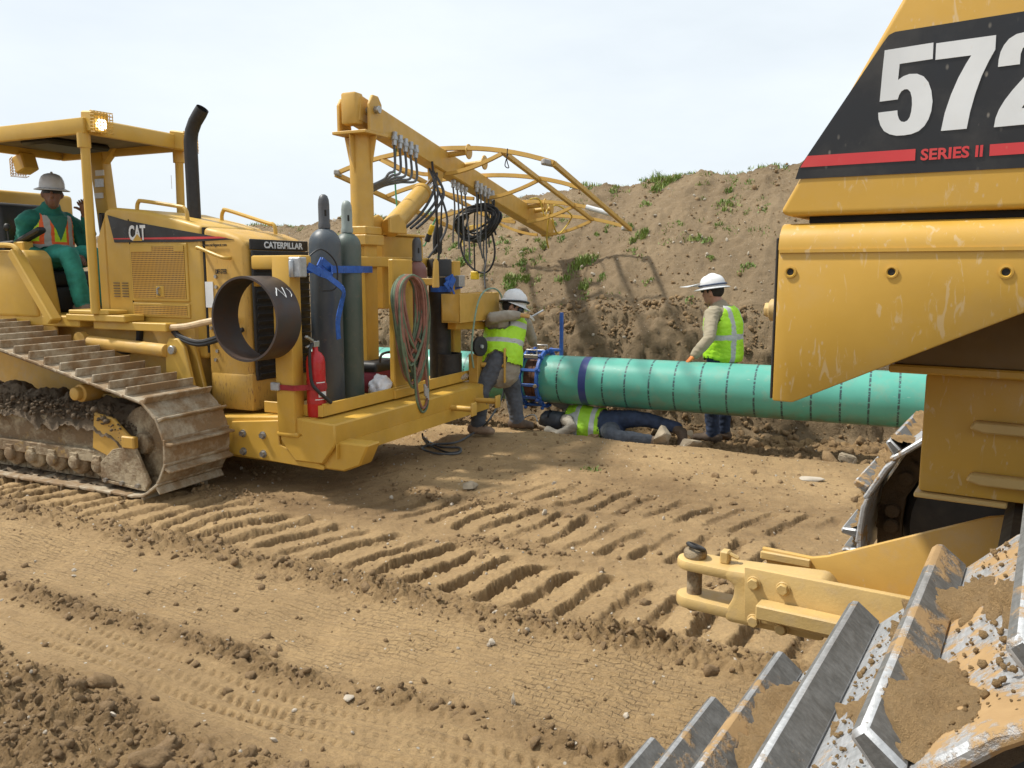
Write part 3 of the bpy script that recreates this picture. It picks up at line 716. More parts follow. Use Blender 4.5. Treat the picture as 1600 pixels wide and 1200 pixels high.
b = MB(); b.prism([(-.56, .16), (-.10, .11), (-.06, .17), (-.20, .50), (-.42, .44), (-.56, .30)], 1, .055, .085); b.prism([(-.55, .12), (-.1, .09), (-.1, .12), (-.55, .15)], 1, .05, .3)
b.build('idler_guard', M['track_frame'], trac, bevel=.006)
b = MB(); b.prism([(-.66, .42), (-.50, .36), (-.20, .52), (-.30, .60), (-.42, .72), (-.62, .76)], 1, .075, .11); b.box(-.31, -.18, .04, .09, .47, .58); b.build('yoke_plate', M['yellow_worn'], trac, bevel=.01)
for (u, w) in ((-.5, .145), (-.33, .14), (-.17, .135)):
    b = MB(); b.cyl((u, .035, w), (u, .06, w), .02, 6); b.build('bolt', M['bolt'], trac)
b = MB(); b.lathe([(.045, 0), (.05, .01), (.05, .05), (.068, .055), (.068, .2), (.06, .21)], (-.80, .06, .735), (0, 1, 0), 20)
b.cyl((-.80, .26, .735), (-.80, .6, .70), .03, 10); b.build('carrier_roller', M['yellow_dusty'], trac, bevel=.004)
# mud packed on the track frame
us = np.linspace(-2.4, -.22, 220); vs = np.linspace(.06, .56, 50); U, V_ = np.meshgrid(us, vs, indexing='ij')
top = np.interp(U, [-2.4, -1.5, -.8, -.5, -.3, -.22], [.93, .86, .82, .82, .66, .50]); w_ = top - np.abs((V_-.34)/.28)**2.2*.22 + .07*fbm(U*5, V_*5, 3, 400) + .02*fbm(U*16, V_*16, 3, 401) - .02
ni, nj = U.shape; idx = np.arange(ni*nj).reshape(ni, nj)
o = raw('mud', np.stack([U, V_, w_], -1).reshape(-1, 3), np.stack([idx[:-1, :-1], idx[:-1, 1:], idx[1:, 1:], idx[1:, :-1]], -1).reshape(-1, 4)[:, ::-1], M['greymud'], True, trac); o['kind'] = 'stuff'
pts = np.column_stack([rs.uniform(-2.3, -.3, 1400), rs.uniform(.05, .30, 1400), np.zeros(1400)])
pts[:, 2] = np.interp(pts[:, 0], [-2.4, -.5, -.3], [.74, .66, .5]) + rs.rand(1400)*.14
o = scatter('mud', pts, .0095*np.exp(rs.normal(0, .5, 1400)), 1, M['greymud']); o.parent = trac
us = np.linspace(-2.5, -.12, 100); vs = np.linspace(.08, .5, 16); U, V_ = np.meshgrid(us, vs, indexing='ij')
w_ = .045 + .05*np.abs(fbm(U*8, V_*8, 4, 410)) + .02*np.abs(fbm(U*25, V_*25, 2, 411)); ni, nj = U.shape; idx = np.arange(ni*nj).reshape(ni, nj)
o = raw('mud', np.stack([U, V_, w_], -1).reshape(-1, 3), np.stack([idx[:-1, :-1], idx[:-1, 1:], idx[1:, 1:], idx[1:, :-1]], -1).reshape(-1, 4)[:, ::-1], M['greymud'], True, trac); o['kind'] = 'stuff'

for o in set(trac.children)-NB_:
    if o.name.split('.')[0] not in ('roller', 'idler', 'carrier_roller'): o.scale.z = .80
# ---- engine bay
HV0, HV1 = .82, 1.54
def V1(px, py): q = tq(px, py, 1, HV0); return (q.x, q.z)
b = MB()
b.prism([(-1.30, .95), (-1.30, 2.13), (-1.22, 2.165), (-.85, 2.13), (-.42, 2.04), (-.215, 1.99), (-.215, .95)], 1, HV0, HV1)
hood = b.build('hood', M['yellow'], trac, bevel=.035, seg=3, smooth=50)
b = MB(); b.prism([(-.205, .58), (-.205, 1.985), (.02, 1.945), (.16, 1.90), (.22, 1.84), (.235, .58)], 1, HV0-.005, HV1+.005)
nose = b.build('radiator_guard', M['yellow_worn'], trac, bevel=.05, seg=4, smooth=50)
b = MB(); b.box(-.19, .245, HV0-.012, HV1+.01, .56, .86); b.build('lower_guard', M['yellow_worn'], trac, bevel=.03, seg=2)
b = MB(); b.box(-3.0, -.30, .80, 1.6, .40, 1.22); b.build('belly_frame', M['yellow_dusty'], trac, bevel=.02)
b = MB(); b.box(-1.9, -.15, .92, 1.5, .35, .39); b.build('main_frame', M['yellow'], trac, bevel=.02)
# cab-side firewall / dash
b = MB(); b.prism([(-1.42, 1.28), (-1.42, 1.9), (-1.305, 2.12), (-1.305, 1.28)], 1, HV0+.02, HV1); b.build('dash_panel', M['yellow'], trac, bevel=.015)
b = MB(); b.box(-1.46, -1.425, .9, 1.45, 1.75, 2.13); b.build('instrument_panel', M['black'], trac, bevel=.012)
# perforated door panels
def perf_mat():
    g = NG('perforated_panel')
    v = g.voro(66, src=g.map((1, 0, 1)), rnd=0.0)
    f = g.ramp(v, .26, .42, 1, 0)
    dust = g.ramp(g.noise(3, 5, .6), .4, .75, 0, .4)
    base = g.mix(dust, (.62, .335, .045), (.45, .32, .16))
    return g.done(g.mix(f, base, (.03, .02, .008)), .5)
M['perf'] = perf_mat()
x0, z1 = V1(203, 383); x1, z0 = V1(315, 482)
b = MB(); b.box(-1.0, -.37, HV0-.014, HV0+.01, 1.40, 1.86); pf = b.build('side_door', M['yellow'], trac, bevel=.005)
b = MB(); b.box(-.975, -.395, HV0-.018, HV0-.013, 1.425, 1.835); b.build('perforated_panel', M['perf'], pf)
b = MB(); b.box(-.975, -.74, HV0-.022, HV0-.017, 1.795, 1.845); b.build('panel_trim', M['yellow'], pf, bevel=.004); b = MB(); b.box(-.50, -.395, HV0-.022, HV0-.017, 1.795, 1.845)
b.build('panel_trim', M['yellow'], pf, bevel=.004); b = MB(); b.box(-.72, -.63, HV0-.024, HV0-.017, 1.435, 1.525); b.build('latch_plate', M['yellow'], pf, bevel=.004)
b = MB(); b.tube([(-.675, HV0-.025, 1.51), (-.675, HV0-.045, 1.50), (-.675, HV0-.045, 1.46), (-.675, HV0-.025, 1.45)], .009, 8); b.build('latch', M['bolt'], pf)
b = MB(); b.box(-1.0, -.37, HV0-.014, HV0+.01, 1.27, 1.385); pf2 = b.build('side_door', M['yellow'], trac, bevel=.005)
b = MB(); b.box(-.975, -.395, HV0-.018, HV0-.013, 1.29, 1.365); b.build('perforated_panel', M['perf'], pf2)
b = MB(); b.box(-1.005, -1.0, HV0-.006, HV0+.01, 1.2, 2.06); b.box(-.222, -.204, HV0+.01, HV1-.01, 1.0, 1.98); b.build('panel_seam', M['dark'], trac)
# black decal wedge with red stripe and lettering
poly = [V1(169, 336), V1(196, 344), V1(250, 354), V1(312, 365), V1(352, 372), V1(366, 374), V1(300, 378), V1(180, 379)]
b = MB(); b.prism(poly, 1, HV0-.008, HV0-.003); b.build('decal', M['black'], trac, smooth=0)
b = MB(); b.prism([V1(179, 374), V1(178, 372.4), V1(300, 370), V1(343, 369.5), V1(358, 372), V1(300, 374)], 1, HV0-.011, HV0-.008); b.build('red_stripe', M['red'], trac, smooth=0)
q = tq(202, 376, 1, HV0-.012); e = tq(228, 376, 1, HV0-.012); tp = tq(202, 352, 1, HV0-.012)
text_obj('lettering', 'CAT', .12, M['white'], trac, basis(q, (1, 0, 0), (0, 0, 1)), bold=.035, fit=((e-q).length, (tp-q).length))
mid = (q+e)/2; b = MB(); hh = (tp-q).length
b.prism([(mid.x-.052, q.z-.004), (mid.x+.058, q.z-.004), (mid.x+.003, q.z+hh*.42)], 1, HV0-.017, HV0-.0135); b.build('logo_triangle', M['yellow'], trac, smooth=0)
q = tq(318, 387, 1, HV0-.012); e = tq(366, 379, 1, HV0-.012)
text_obj('lettering', 'www.michigancat.com', .04, M['black'], trac, basis(q, (1, 0, 0), (0, 0, 1)), fit=(.235, .034))
q = tq(337, 428, 1, HV0-.012)
text_obj('lettering', 'DIFF-STEER', .04, M['black'], trac, basis(q, (1, 0, .02), (0, 0, 1)), bold=.02, fit=(.115, .036))
q = tq(326, 495, 1, HV0-.01); b = MB(); b.box(q.x-.02, q.x+.06, HV0-.012, HV0-.006, 1.36, 1.56); b.build('sticker', M['white'], trac)
for i in range(2):                                       # service plates beside the doors
    for j in range(6):
        b = MB(); b.box(-1.22+i*.10, -1.15+i*.10, HV0-.006, HV0-.001, 1.43+j*.022, 1.437+j*.022); b.build('service_lettering', M['under'], trac)
for (u, w) in ((-.15, 1.2), (-.15, 1.1), (-.10, 1.02), (-.12, .95), (-.08, 1.6), (-.08, 1.52)):
    b = MB(); b.cyl((u, HV0-.02, w), (u, HV0, w), .014, 8); b.build('bolt', M['bolt'], trac)
# hand rails
def rail(pts, r=.016): b = MB(); b.tube(spl(pts, 5), r, 8); b.build('grab_rail', M['yellow'], trac)
a = tq(215, 335, 1, HV0+.06); c = tq(293, 342, 1, HV0+.06)
rail([a, a+Vector((0, 0, .06)), a+Vector((.02, 0, .10)), a+Vector((.07, 0, .105)), c+Vector((-.09, 0, .10)), c+Vector((-.03, 0, .085)), c+Vector((-.005, 0, .05)), c+Vector((0, 0, -.02))])
a = Vector((-.58, HV1-.12, 2.05)); c = Vector((.0, HV1-.12, 1.95))
rail([a, a+Vector((0, 0, .06)), a+Vector((.02, 0, .10)), a+Vector((.07, 0, .105)), c+Vector((-.09, 0, .09)), c+Vector((-.03, 0, .08)), c+Vector((-.005, 0, .05)), c+Vector((0, 0, -.02))])
a = tq(316, 388, 1, HV0-.01); c = tq(360, 403, 1, HV0-.01)
rail([a, a+Vector((.0, -.05, .0)), a+Vector((.03, -.06, -.0)), c+Vector((-.05, -.06, .01)), c+Vector((-.0, -.045, 0)), c], .014)
# exhaust stack
b = MB(); s0 = Vector((-.64, 1.17, 2.0))
pp = [(0, 0), (0, .3), (0, .62), (.0, .70), (.02, .78), (.06, .85), (.115, .91), (.15, .95)]
b.tube([s0+Vector((p[0], 0, p[1])) for p in pp], [.054]*6+[.055, .052], 18, cap=False)
b.tube([s0+Vector((p[0], 0, p[1])) for p in pp[::-1]], [.046, .047]+[.047]*6, 18, cap=False); b.tube([s0+Vector((0, 0, .0)), s0+Vector((0, 0, .07))], .066, 18)
b.build('exhaust_stack', M['rubber'], trac, smooth=50)
# ---- grille front
b = MB(); b.box(.236, .262, HV0+.03, HV1-.03, .80, 1.80); gr = b.build('grille', M['black_steel'], trac, bevel=.006)
for k in range(16):
    b = MB(); b.bar((.268, HV0+.05, .84+k*.058), (.268, HV1-.05, .84+k*.058), .012, .03, (.5, 0, 1)); b.build('slat', M['black_steel'], gr)
b = MB(); b.box(.236, .25, HV0+.02, HV1-.02, 1.805, 1.885); b.build('name_plate', M['black'], trac, bevel=.004)
text_obj('lettering', 'CATERPILLAR', .06, M['white'], trac, basis((.2505, HV0+.17, 1.818), (0, 1, 0), (0, 0, 1)), bold=.03, fit=(.46, .052))
# ---- step deck, lift cylinder, trunnion, hoses
b = MB(); b.box(-1.55, -.86, .60, .80, 1.235, 1.29); b.box(-1.52, -1.05, .605, .80, 1.29, 1.325); b.build('step_deck', M['yellow'], trac, bevel=.008)
b = MB(); b.box(-1.28, -.46, .645, .76, 1.17, 1.235); b.build('hose_guard', M['yellow'], trac, bevel=.006)
b = MB(); b.cyl((-1.35, .66, 1.06), (-.48, .66, 1.02), .052, 18); b.lathe([(.07, 0), (.07, .06)], (-1.45, .63, 1.07), (0, 1, 0), 16)
b.build('lift_cylinder', M['yellow_dusty'], trac, bevel=.004)
b = MB(); b.prism([(-.52, .50), (-.50, 1.05), (-.455, 1.12), (-.36, 1.12), (-.30, 1.05), (-.16, .50)], 1, .66, .70); b.prism([(-.52, .50), (-.50, 1.05), (-.455, 1.12), (-.36, 1.12), (-.30, 1.05), (-.16, .50)], 1, .77, .81)
b.build('trunnion', M['yellow'], trac, bevel=.008)
for (u, w, r) in ((-.41, 1.03, .035),):
    b = MB(); b.cyl((u, .63, w), (u, .82, w), r, 14); b.build('pin', M['bolt'], trac, bevel=.004)
b = MB(); b.tube(spl([(-.47, .70, 1.20), (-.30, .70, 1.215), (-.12, .71, 1.25), (.06, .74, 1.28), (.16, .76, 1.27)]), .026, 10); b.build('hose', plain('tan_hose', (.58, .42, .24), .6), trac)
for k in range(2):
    b = MB(); b.tube(spl([(-.47, .72, 1.19-k*.02), (-.34, .69, 1.13-k*.02), (-.15, .69, 1.10-k*.02), (.06, .74, 1.16-k*.02), (.2, .78, 1.2)]), .018, 8); b.build('hose', M['rubber'], trac)
b = MB(); b.tube(spl([(-.9, .78, 1.2), (-.95, .8, 1.05), (-1.1, .8, .98), (-1.3, .85, 1.0)]), .03, 10); b.build('hose', M['rubber'], trac)
# ---- operator station
b = MB(); b.box(-2.75, -1.42, .62, 1.72, 1.18, 1.27); b.build('floor_plate', M['yellow'], trac, bevel=.01)
b = MB(); b.prism([(-2.75, 1.25), (-2.75, 1.82), (-2.04, 1.82), (-1.98, 1.76), (-1.96, 1.62), (-1.90, 1.25)], 1, .60, .84); b.build('fender', M['yellow'], trac, bevel=.03, seg=3)
a = tq(22, 393, 1, .56); c = tq(86, 503, 1, .56)
b = MB(); b.bar(a, c, .10, .075, (0, 0, 1)); b.build('fender_brace', M['yellow'], trac, bevel=.01)
b = MB(); b.prism([(-2.8, .98), (-2.8, 1.8), (-2.3, 1.78), (-2.05, 1.5), (-1.72, 1.16), (-1.75, .98)], 1, .63, .66); b.build('fender_plate', M['yellow_dusty'], trac, bevel=.006)
b = MB(); b.tube(spl([(-2.75, .6, 1.86), (-2.2, .58, 1.86), (-2.06, .57, 1.83), (-2.02, .57, 1.76)], 5), .022, 8); b.build('grab_rail', M['yellow'], trac)
b = MB(); b.box(-2.62, -2.12, .88, 1.42, 1.50, 1.64); b.box(-2.62, -2.1, .9, 1.4, 1.27, 1.5); b.build('seat', M['rubber'], trac, bevel=.04, seg=3)
b = MB(); b.prism([(-2.74, 1.6), (-2.82, 2.15), (-2.78, 2.26), (-2.68, 2.26), (-2.58, 1.62)], 1, .84, 1.42); b.build('seat_back', M['rubber'], trac, bevel=.05, seg=3)
a = tq(28, 380, 1, .86); c = tq(66, 358, 1, .86)
b = MB(); b.bar(a+Vector((-.2, .0, -.01)), a, .1, .05); b.bar(a, c, .09, .05); b.build('arm_rest', M['rubber'], trac, bevel=.015)
b = MB(); b.box(-2.44, -2.30, .80, .9, 1.8, 1.9); b.build('console', M['yellow'], trac, bevel=.01)
g_ = tq(11, 355, 1, .8); b = MB(); b.cyl(g_+Vector((.01, 0, -.12)), g_, .008, 6); b.ell(g_, (.03, .03, .035), 10, 8); b.build('lever', M['rubber'], trac)
b = MB(); b.box(-3.7, -2.98, .50, 1.85, 1.35, 2.40); b.build('fuel_tank', M['yellow'], trac, bevel=.04, seg=3)
for k in range(9):
    b = MB(); b.box(-2.985, -2.972, .62, .84, 1.75+k*.035, 1.768+k*.035); b.build('louvre', M['under'], trac)
# ---- canopy
CW = 2.83
fn, ff = tq(130, 186, 2, CW), tq(292, 214, 2, CW)
u_f = (fn.x+ff.x)/2; v_n, v_f = fn.y, ff.y
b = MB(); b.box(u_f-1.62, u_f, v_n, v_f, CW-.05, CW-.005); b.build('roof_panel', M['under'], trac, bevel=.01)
b = MB(); b.prism([(u_f-1.6, v_n+.03), (u_f-.03, v_n+.03), (u_f-.03, v_f-.03), (u_f-1.6, v_f-.03)], 2, CW-.004, CW+.02); b.build('roof_skin', M['yellow'], trac, bevel=.008)
b = MB()
b.bar((u_f-1.66, v_n-.02, CW-.055), (u_f+.02, v_n-.02, CW-.055), .045, .125); b.bar((u_f+.0, v_n+.0025, CW-.056), (u_f+.0, v_f, CW-.056), .045, .123)
b.bar((u_f-1.66, v_f+.02, CW-.055), (u_f+.02, v_f+.02, CW-.055), .045, .125); b.bar((u_f-1.64, v_n+.003, CW-.056), (u_f-1.64, v_f-.003, CW-.056), .045, .122)
b.build('roof_frame', M['yellow'], trac, bevel=.012, seg=2)
b = MB(); b.prism([(u_f-1.1, v_n+.2), (u_f-.75, v_n+.2), (u_f-.7, v_f-.2), (u_f-1.2, v_f-.2)], 2, CW-.11, CW-.052); b.build('roof_liner', M['rubber'], trac, bevel=.02)
def post(px, top, v, bot, r=.030):
    pass
b = MB(); b.cyl((u_f-.03, v_n-.005, 1.30), (u_f-.02, v_n-.005, CW-.1), .036, 14); b.cyl((u_f-.03, v_n-.005, CW-.22), (u_f-.03, v_n-.005, CW-.11), .05, 14); b.build('canopy_post', M['yellow'], trac, smooth=40)
b = MB(); b.cyl((u_f-.10, v_f+.0, 1.85), (u_f-.08, v_f+.0, CW-.1), .036, 14); b.cyl((u_f-.085, v_f, CW-.22), (u_f-.085, v_f, CW-.11), .05, 14); b.build('canopy_post', M['yellow'], trac, smooth=40)
a = tq(158, 245, 1, v_f); c = tq(172, 322, 1, v_f)
b = MB(); b.bar(a+Vector((-.03, 0, .08)), c+Vector((0, 0, -.5)), .11, .17, (1, 0, 0)); b.prism([(a.x-.2, a.z+.12), (a.x+.3, a.z+.12), (a.x+.06, a.z-.08), (a.x-.05, a.z-.1)], 1, v_f-.04, v_f+.04)
b.build('rollover_post', M['yellow'], trac, bevel=.015, seg=2)
for k, (dw, hh_) in enumerate(((-.13, .05), (-.235, .075), (-.34, .05))):
    b = MB(); t = (a+c)/2; b.box(t.x-.06-.02+k*.015, t.x+.05-.02+k*.015, v_f-.068, v_f-.058, c.z-dw-.06, c.z-dw-.06+hh_); b.build('sticker', M['white' if k != 1 else 'gland'], trac)
t = MB(); t.box(u_f-.15, u_f-.149, v_f-.04, v_f-.036, 2.38, 2.50); t.build('sticker', M['white'], trac)
# work lamps with wire guards
def lamp(c, d, lit=True):
    c = Vector(c); d = Vector(d).normalized(); y = Vector((0, 1, 0)); up = Vector((0, 0, 1)); x = d; sd = up.cross(d)
    b = MB(); b.bar(c - d*.08, c + d*.07, .15, .16); lo = b.build('work_lamp', M['yellow'], trac, bevel=.012)
    b = MB(); b.lathe([(.02, -.03), (.04, .0), (.046, .012)], c + d*.075 + up*-.015, d, 18); b.build('reflector', M['lamp_on'] if lit else M['glass_lamp'], lo)
    b = MB()
    for k in range(-3, 4):
        b.tube([c + sd*(k*.026) + d*.075 + up*.085, c + sd*(k*.026) + d*.115 + up*.07, c + sd*(k*.026) + d*.115 - up*.07, c + sd*(k*.026) + d*.075 - up*.085], .0035, 5)
        b.tube([c + up*(k*.026) + d*.075 + sd*.085, c + up*(k*.026) + d*.117 + sd*.08, c + up*(k*.026) + d*.117 - sd*.08, c + up*(k*.026) + d*.075 - sd*.085], .0035, 5)
    b.build('lamp_guard', M['yellow'], lo)
lamp((u_f+.03, v_n+.06, CW-.02), (.95, -.12, -.10)); lamp((u_f+.02, v_f-.06, CW-.045), (.95, .25, -.15))
lamp((u_f-1.64, v_n+.62, CW-.19), (-.9, 0, -.3), False)

# ---- push arm and front welding platform
b = MB(); b.prism([(-.10, .22), (-.10, .52), (.62, .575), (.62, .42), (1.06, .42), (1.38, .42), (1.30, .26), (1.16, .205)], 1, .70, .86); b.build('push_arm', M['yellow_frame'], trac, bevel=.012)
b = MB(); b.prism([(.14, .24), (.14, .50), (.60, .545), (.60, .36), (1.0, .235), (1.0, .205)], 1, .672, .698); b.build('arm_plate', M['yellow_frame'], trac, bevel=.006)
for (px, py) in ((380, 677), (411, 680), (381, 705), (412, 709)):
    q = tq(px, py, 1, .67); b = MB(); b.cyl((q.x, .645, q.z), (q.x, .672, q.z), .022, 6); b.cyl((q.x, .664, q.z), (q.x, .672, q.z), .03, 14); b.build('bolt', M['bolt'], trac)
PV0, PV1 = .66, 3.12
b = MB(); b.box(.62, .9, PV0+.01, PV1-.01, .445, .575); b.prism([(.82, .445), (.82, .572), (1.12, .555), (1.12, .40), (1.0, .25), (.75, .25), (.62, .40), (.62, .445)], 1, PV0, PV1)
b.build('platform', M['yellow_frame'], trac, bevel=.012)
b = MB(); b.box(1.121, 1.128, PV0+.01, PV1-.005, .30, .41); b.build('front_plate', M['yellow_frame'], trac)
b = MB(); b.box(.40, .93, PV0+.14, PV1-.1, .578, .60); b.build('tray_floor', M['yellow_dusty'], trac)
b = MB(); b.box(.925, .945, PV0+.11, PV1-.02, .58, .675); b.box(.40, .945, PV0+.09, PV0+.11, .58, .665); b.build('tray_lip', M['yellow_frame'], trac, bevel=.004)
b = MB(); b.box(.10, .6, 1.7, 2.35, .3, .6); b.box(.6, .75, .9, 3.0, .2, .45); b.build('underframe', M['yellow_frame'], trac, bevel=.01)
# near corner post with top bracket
b = MB(); b.box(.61, .775, PV0-.012, PV0+.11, .43, 1.75); b.box(.42, .88, PV0-.010, PV0+.108, 1.655, 1.755); b.box(.60, .8, PV0-.014, PV0+.112, .43, .47); b.build('corner_post', M['yellow_frame'], trac, bevel=.014, seg=2)
# rear rail of rack: mast foot, mast, boxes
MU, MV = .50, 1.95
b = MB(); b.box(MU-.085, MU+.085, MV-.09, MV+.09, .55, 1.90); b.build('mast_foot', M['yellow_frame'], trac, bevel=.012)
b = MB(); b.box(MU-.12, MU+.12, MV-.13, MV+.15, 1.86, 1.95); b.box(MU-.105, MU+.11, MV-.11, MV+.13, 1.95, 2.02); b.build('mast_flange', M['yellow_mast'], trac, bevel=.008)
b = MB(); b.cyl((MU, MV, 1.97), (MU, MV, 2.78), .098, 24); b.build('mast', M['yellow_mast'], trac, smooth=40)
b = MB(); b.box(MU-.17, MU+.17, MV-.17, MV+.17, 2.775, 2.80)
for a_ in (0, 90, 180, 270):
    d = Vector((math.cos(R(a_)), math.sin(R(a_)), 0)); c0 = Vector((MU, MV, 0)); n = Vector((-d.y, d.x, 0))*.006
    p1, p2, p3 = c0+d*.095+Vector((0, 0, 2.45)), c0+d*.165+Vector((0, 0, 2.774)), c0+d*.095+Vector((0, 0, 2.774))
    b.add([p1-n, p2-n, p3-n, p1+n, p2+n, p3+n], [(0,1,2), (3,5,4), (0,3,4,1), (1,4,5,2), (2,5,3,0)])
b.build('mast_cap', M['yellow_mast'], trac, bevel=.004)
b = MB(); b.prism([(MV-.12, 2.80), (MV-.12, 3.02), (MV-.08, 3.08), (MV-.02, 3.08), (MV+.02, 3.04), (MV+.06, 2.80)], 0, MU-.155, MU-.125)
b.build('hinge_plate', M['yellow_mast'], trac, bevel=.006); b = MB()
b.prism([(MV-.08, 2.80), (MV-.08, 3.02), (MV-.03, 3.10), (MV+.05, 3.10), (MV+.10, 3.04), (MV+.12, 2.80)], 0, MU+.125, MU+.155)
b.build('hinge_plate', M['yellow_mast'], trac, bevel=.006)
b = MB(); b.box(MU-.075, MU+.075, MV-.17, MV-.05, 2.85, 3.11); b.build('boom_heel', M['yellow_mast'], trac, bevel=.02, seg=2)
b = MB(); b.cyl((MU-.2, MV, 2.98), (MU+.2, MV, 2.98), .032, 12); b.build('pin', M['bolt'], trac, bevel=.004)
BPH = R(-3.5); BD = Vector((math.sin(BPH), math.cos(BPH), 0)); BC = Vector((math.cos(BPH), -math.sin(BPH), 0))
B0 = Vector((MU, MV, 2.97)); B1 = B0 + BD*4.85; B1.z = 2.24
BA = (B1-B0).normalized(); BUP = BC.cross(BA).normalized()
def bp(d, side=0, up=0): return B0 + (B1-B0)*(d/4.85) + BC*side + BUP*up
b = MB(); b.bar(bp(-.12), bp(4.85), .15, .22, BUP); b.build('boom', M['yellow_mast'], trac, bevel=.012)
b = MB(); b.bar(bp(4.9), bp(4.84), .17, .24, BUP); b.build('boom_end', M['yellow_mast'], trac, bevel=.008)
# lift ram of the boom
r0 = Vector((MU+.08, MV+.30, 2.02)); r1 = bp(1.42, 0, -.2)
b = MB(); b.prism([(MV+.13, 1.97), (MV+.13, 2.10), (MV+.26, 2.14), (MV+.38, 2.06), (MV+.40, 1.97)], 0, MU-.03, MU-.0); b.prism([(MV+.13, 1.97), (MV+.13, 2.10), (MV+.26, 2.14), (MV+.38, 2.06), (MV+.40, 1.97)], 0, MU+.17, MU+.20); b.build('ram_lug', M['yellow_mast'], trac, bevel=.006)
d = (r1-r0); b = MB(); b.cyl(r0, r0+d*.70, .088, 24); b.cyl(r0+d*.66, r0+d*.71, .098, 24); b.build('ram_barrel', M['yellow_mast'], trac, bevel=.006)
b = MB(); b.cyl(r0+d*.7, r1, .04, 16); b.build('ram_rod', M['chrome'], trac)
b = MB(); b.prism([(-.1, .02), (.1, .02), (.07, -.16), (-.05, -.18)], 1, -.05, .05)
lug = b.build('ram_lug', M['yellow_mast'], trac, bevel=.01); c_ = bp(1.42, 0, -.09); lug.matrix_local = Matrix.Translation(c_) @ Matrix(((BA.x, BC.x, BUP.x, 0), (BA.y, BC.y, BUP.y, 0), (BA.z, BC.z, BUP.z, 0), (0, 0, 0, 1)))
# cable horns on the boom
for (dd, sd) in ((1.55, 1), (1.95, 1), (1.5, -1), (3.9, 1), (4.15, 1), (3.85, -1)):
    b = MB(); b.cyl(bp(dd, sd*.07, .08), bp(dd, sd*.30, .10), .03, 12); b.cyl(bp(dd, sd*.29, .10), bp(dd, sd*.305, .10), .075, 18); b.build('cable_horn', M['yellow_mast'], trac, bevel=.003)
# shelter frame carried by the boom
HW = 1.23; HOOPS = (1.50, 2.55, 3.85, 4.70)
def hoop_pt(dd, x): return bp(dd, x*HW, .13 - .20*abs(x)**2.2)
RAILH = lambda dd: Vector((0, 0, 0))
for dd in HOOPS:
    b = MB(); pts = [hoop_pt(dd, -1 + k/9) for k in range(19)]
    for i in range(18): b.bar(pts[i], pts[i+1], .032, .042, BUP)
    for sd in (1, -1):
        q = [bp(dd, sd*(.08+.60*k/6), -.13 + .175*(k/6)**1.6) for k in range(7)]
        for i in range(6): b.bar(q[i], q[i+1], .03, .036, BUP)
    b.build('hoop', M['yellow_mast'], trac)
for x in (-1, 1, -.56, .56):
    b = MB(); b.bar(hoop_pt(HOOPS[0], x) - BUP*.01, hoop_pt(HOOPS[-1], x) - BUP*.01, .045, .05, BUP); b.build('frame_rail', M['yellow_mast'], trac, bevel=.004)
tape = plain('grey_tape', (.36, .35, .33), .6)
for dd, x in ((1.5, 1), (1.5, -1), (4.7, 1), (4.7, -1)):
    b = MB(); c_ = hoop_pt(dd, x); b.bar(c_-BA*.06-BC*(.10 if x > 0 else -.04), c_+BA*.06, .06, .055, BUP); b.build('tape_wrap', tape, trac, bevel=.01)
for dd, sgn in ((3.85, 1),):
    b = MB(); b.tube([hoop_pt(dd, .70), hoop_pt(dd, .98)], .032, 10); b.build('tape_wrap', M['white'], trac)
# tool boxes
b = MB(); b.box(.20, .50, 2.25, 2.95, 1.30, 1.96); b.build('tool_box', M['yellow_frame'], trac, bevel=.01)
b = MB(); b.box(.18, .52, 2.24, 2.96, 1.962, 1.985); b.build('box_lid', M['yellow_frame'], trac, bevel=.006)
b = MB(); b.bar((.60, PV0+.8, 1.72), (.60, 2.85, 1.72), .05, .09); b.build('rack_rail', M['yellow_frame'], trac, bevel=.008)
# centre post with hose hook
hp0 = tq(612, 405, 0, .92); hp1 = tq(643, 405, 0, .92)
b = MB(); b.box(.88, .93, hp0.y, hp1.y, .60, 1.74); b.box(.86, .96, hp0.y-.05, hp1.y+.06, .578, .66); b.build('hose_post', M['yellow_frame'], trac, bevel=.008)
hq = tq(640, 440, 0, .93); b = MB(); b.box(.92, 1.16, hq.y+.0, hq.y+.05, hq.z-.03, hq.z+.03); b.prism([(hq.y-.02, hq.z-.05), (hq.y+.08, hq.z-.05), (hq.y+.07, hq.z+.17), (hq.y+.035, hq.z+.2), (hq.y+.0, hq.z+.16)], 0, 1.16, 1.18); b.build('hose_hook', M['yellow_mast'], trac, bevel=.006)
# far end post, rod box on its arm, pegs
fp0 = tq(704, 412, 0, .75); fp1 = tq(714, 412, 0, .75)
b = MB(); b.box(.70, .78, fp0.y, fp1.y+.02, .60, 1.74); b.build('end_post', M['yellow_frame'], trac, bevel=.008)
bx0, bx1 = tq(719, 505, 0, 1.05), tq(780, 505, 0, 1.05); bt = tq(750, 458, 0, 1.05)
b = MB(); b.box(.85, 1.05, bx0.y, bx1.y, bx0.z, bx0.z+.012); b.box(1.04, 1.05, bx0.y, bx1.y, bx0.z+.012, bt.z); b.box(.85, .86, bx0.y, bx1.y, bx0.z+.012, bt.z); b.box(.86, 1.04, bx0.y, bx0.y+.01, bx0.z+.012, bt.z); b.box(.86, 1.04, bx1.y-.01, bx1.y, bx0.z+.012, bt.z-.0)
b.build('rod_box', M['yellow_mast'], trac, bevel=.003)
a = tq(706, 508, 0, .9); c = tq(755, 508, 0, .95); b = MB(); b.bar(a, c, .10, .08); b.build('box_arm', M['yellow_frame'], trac, bevel=.006)
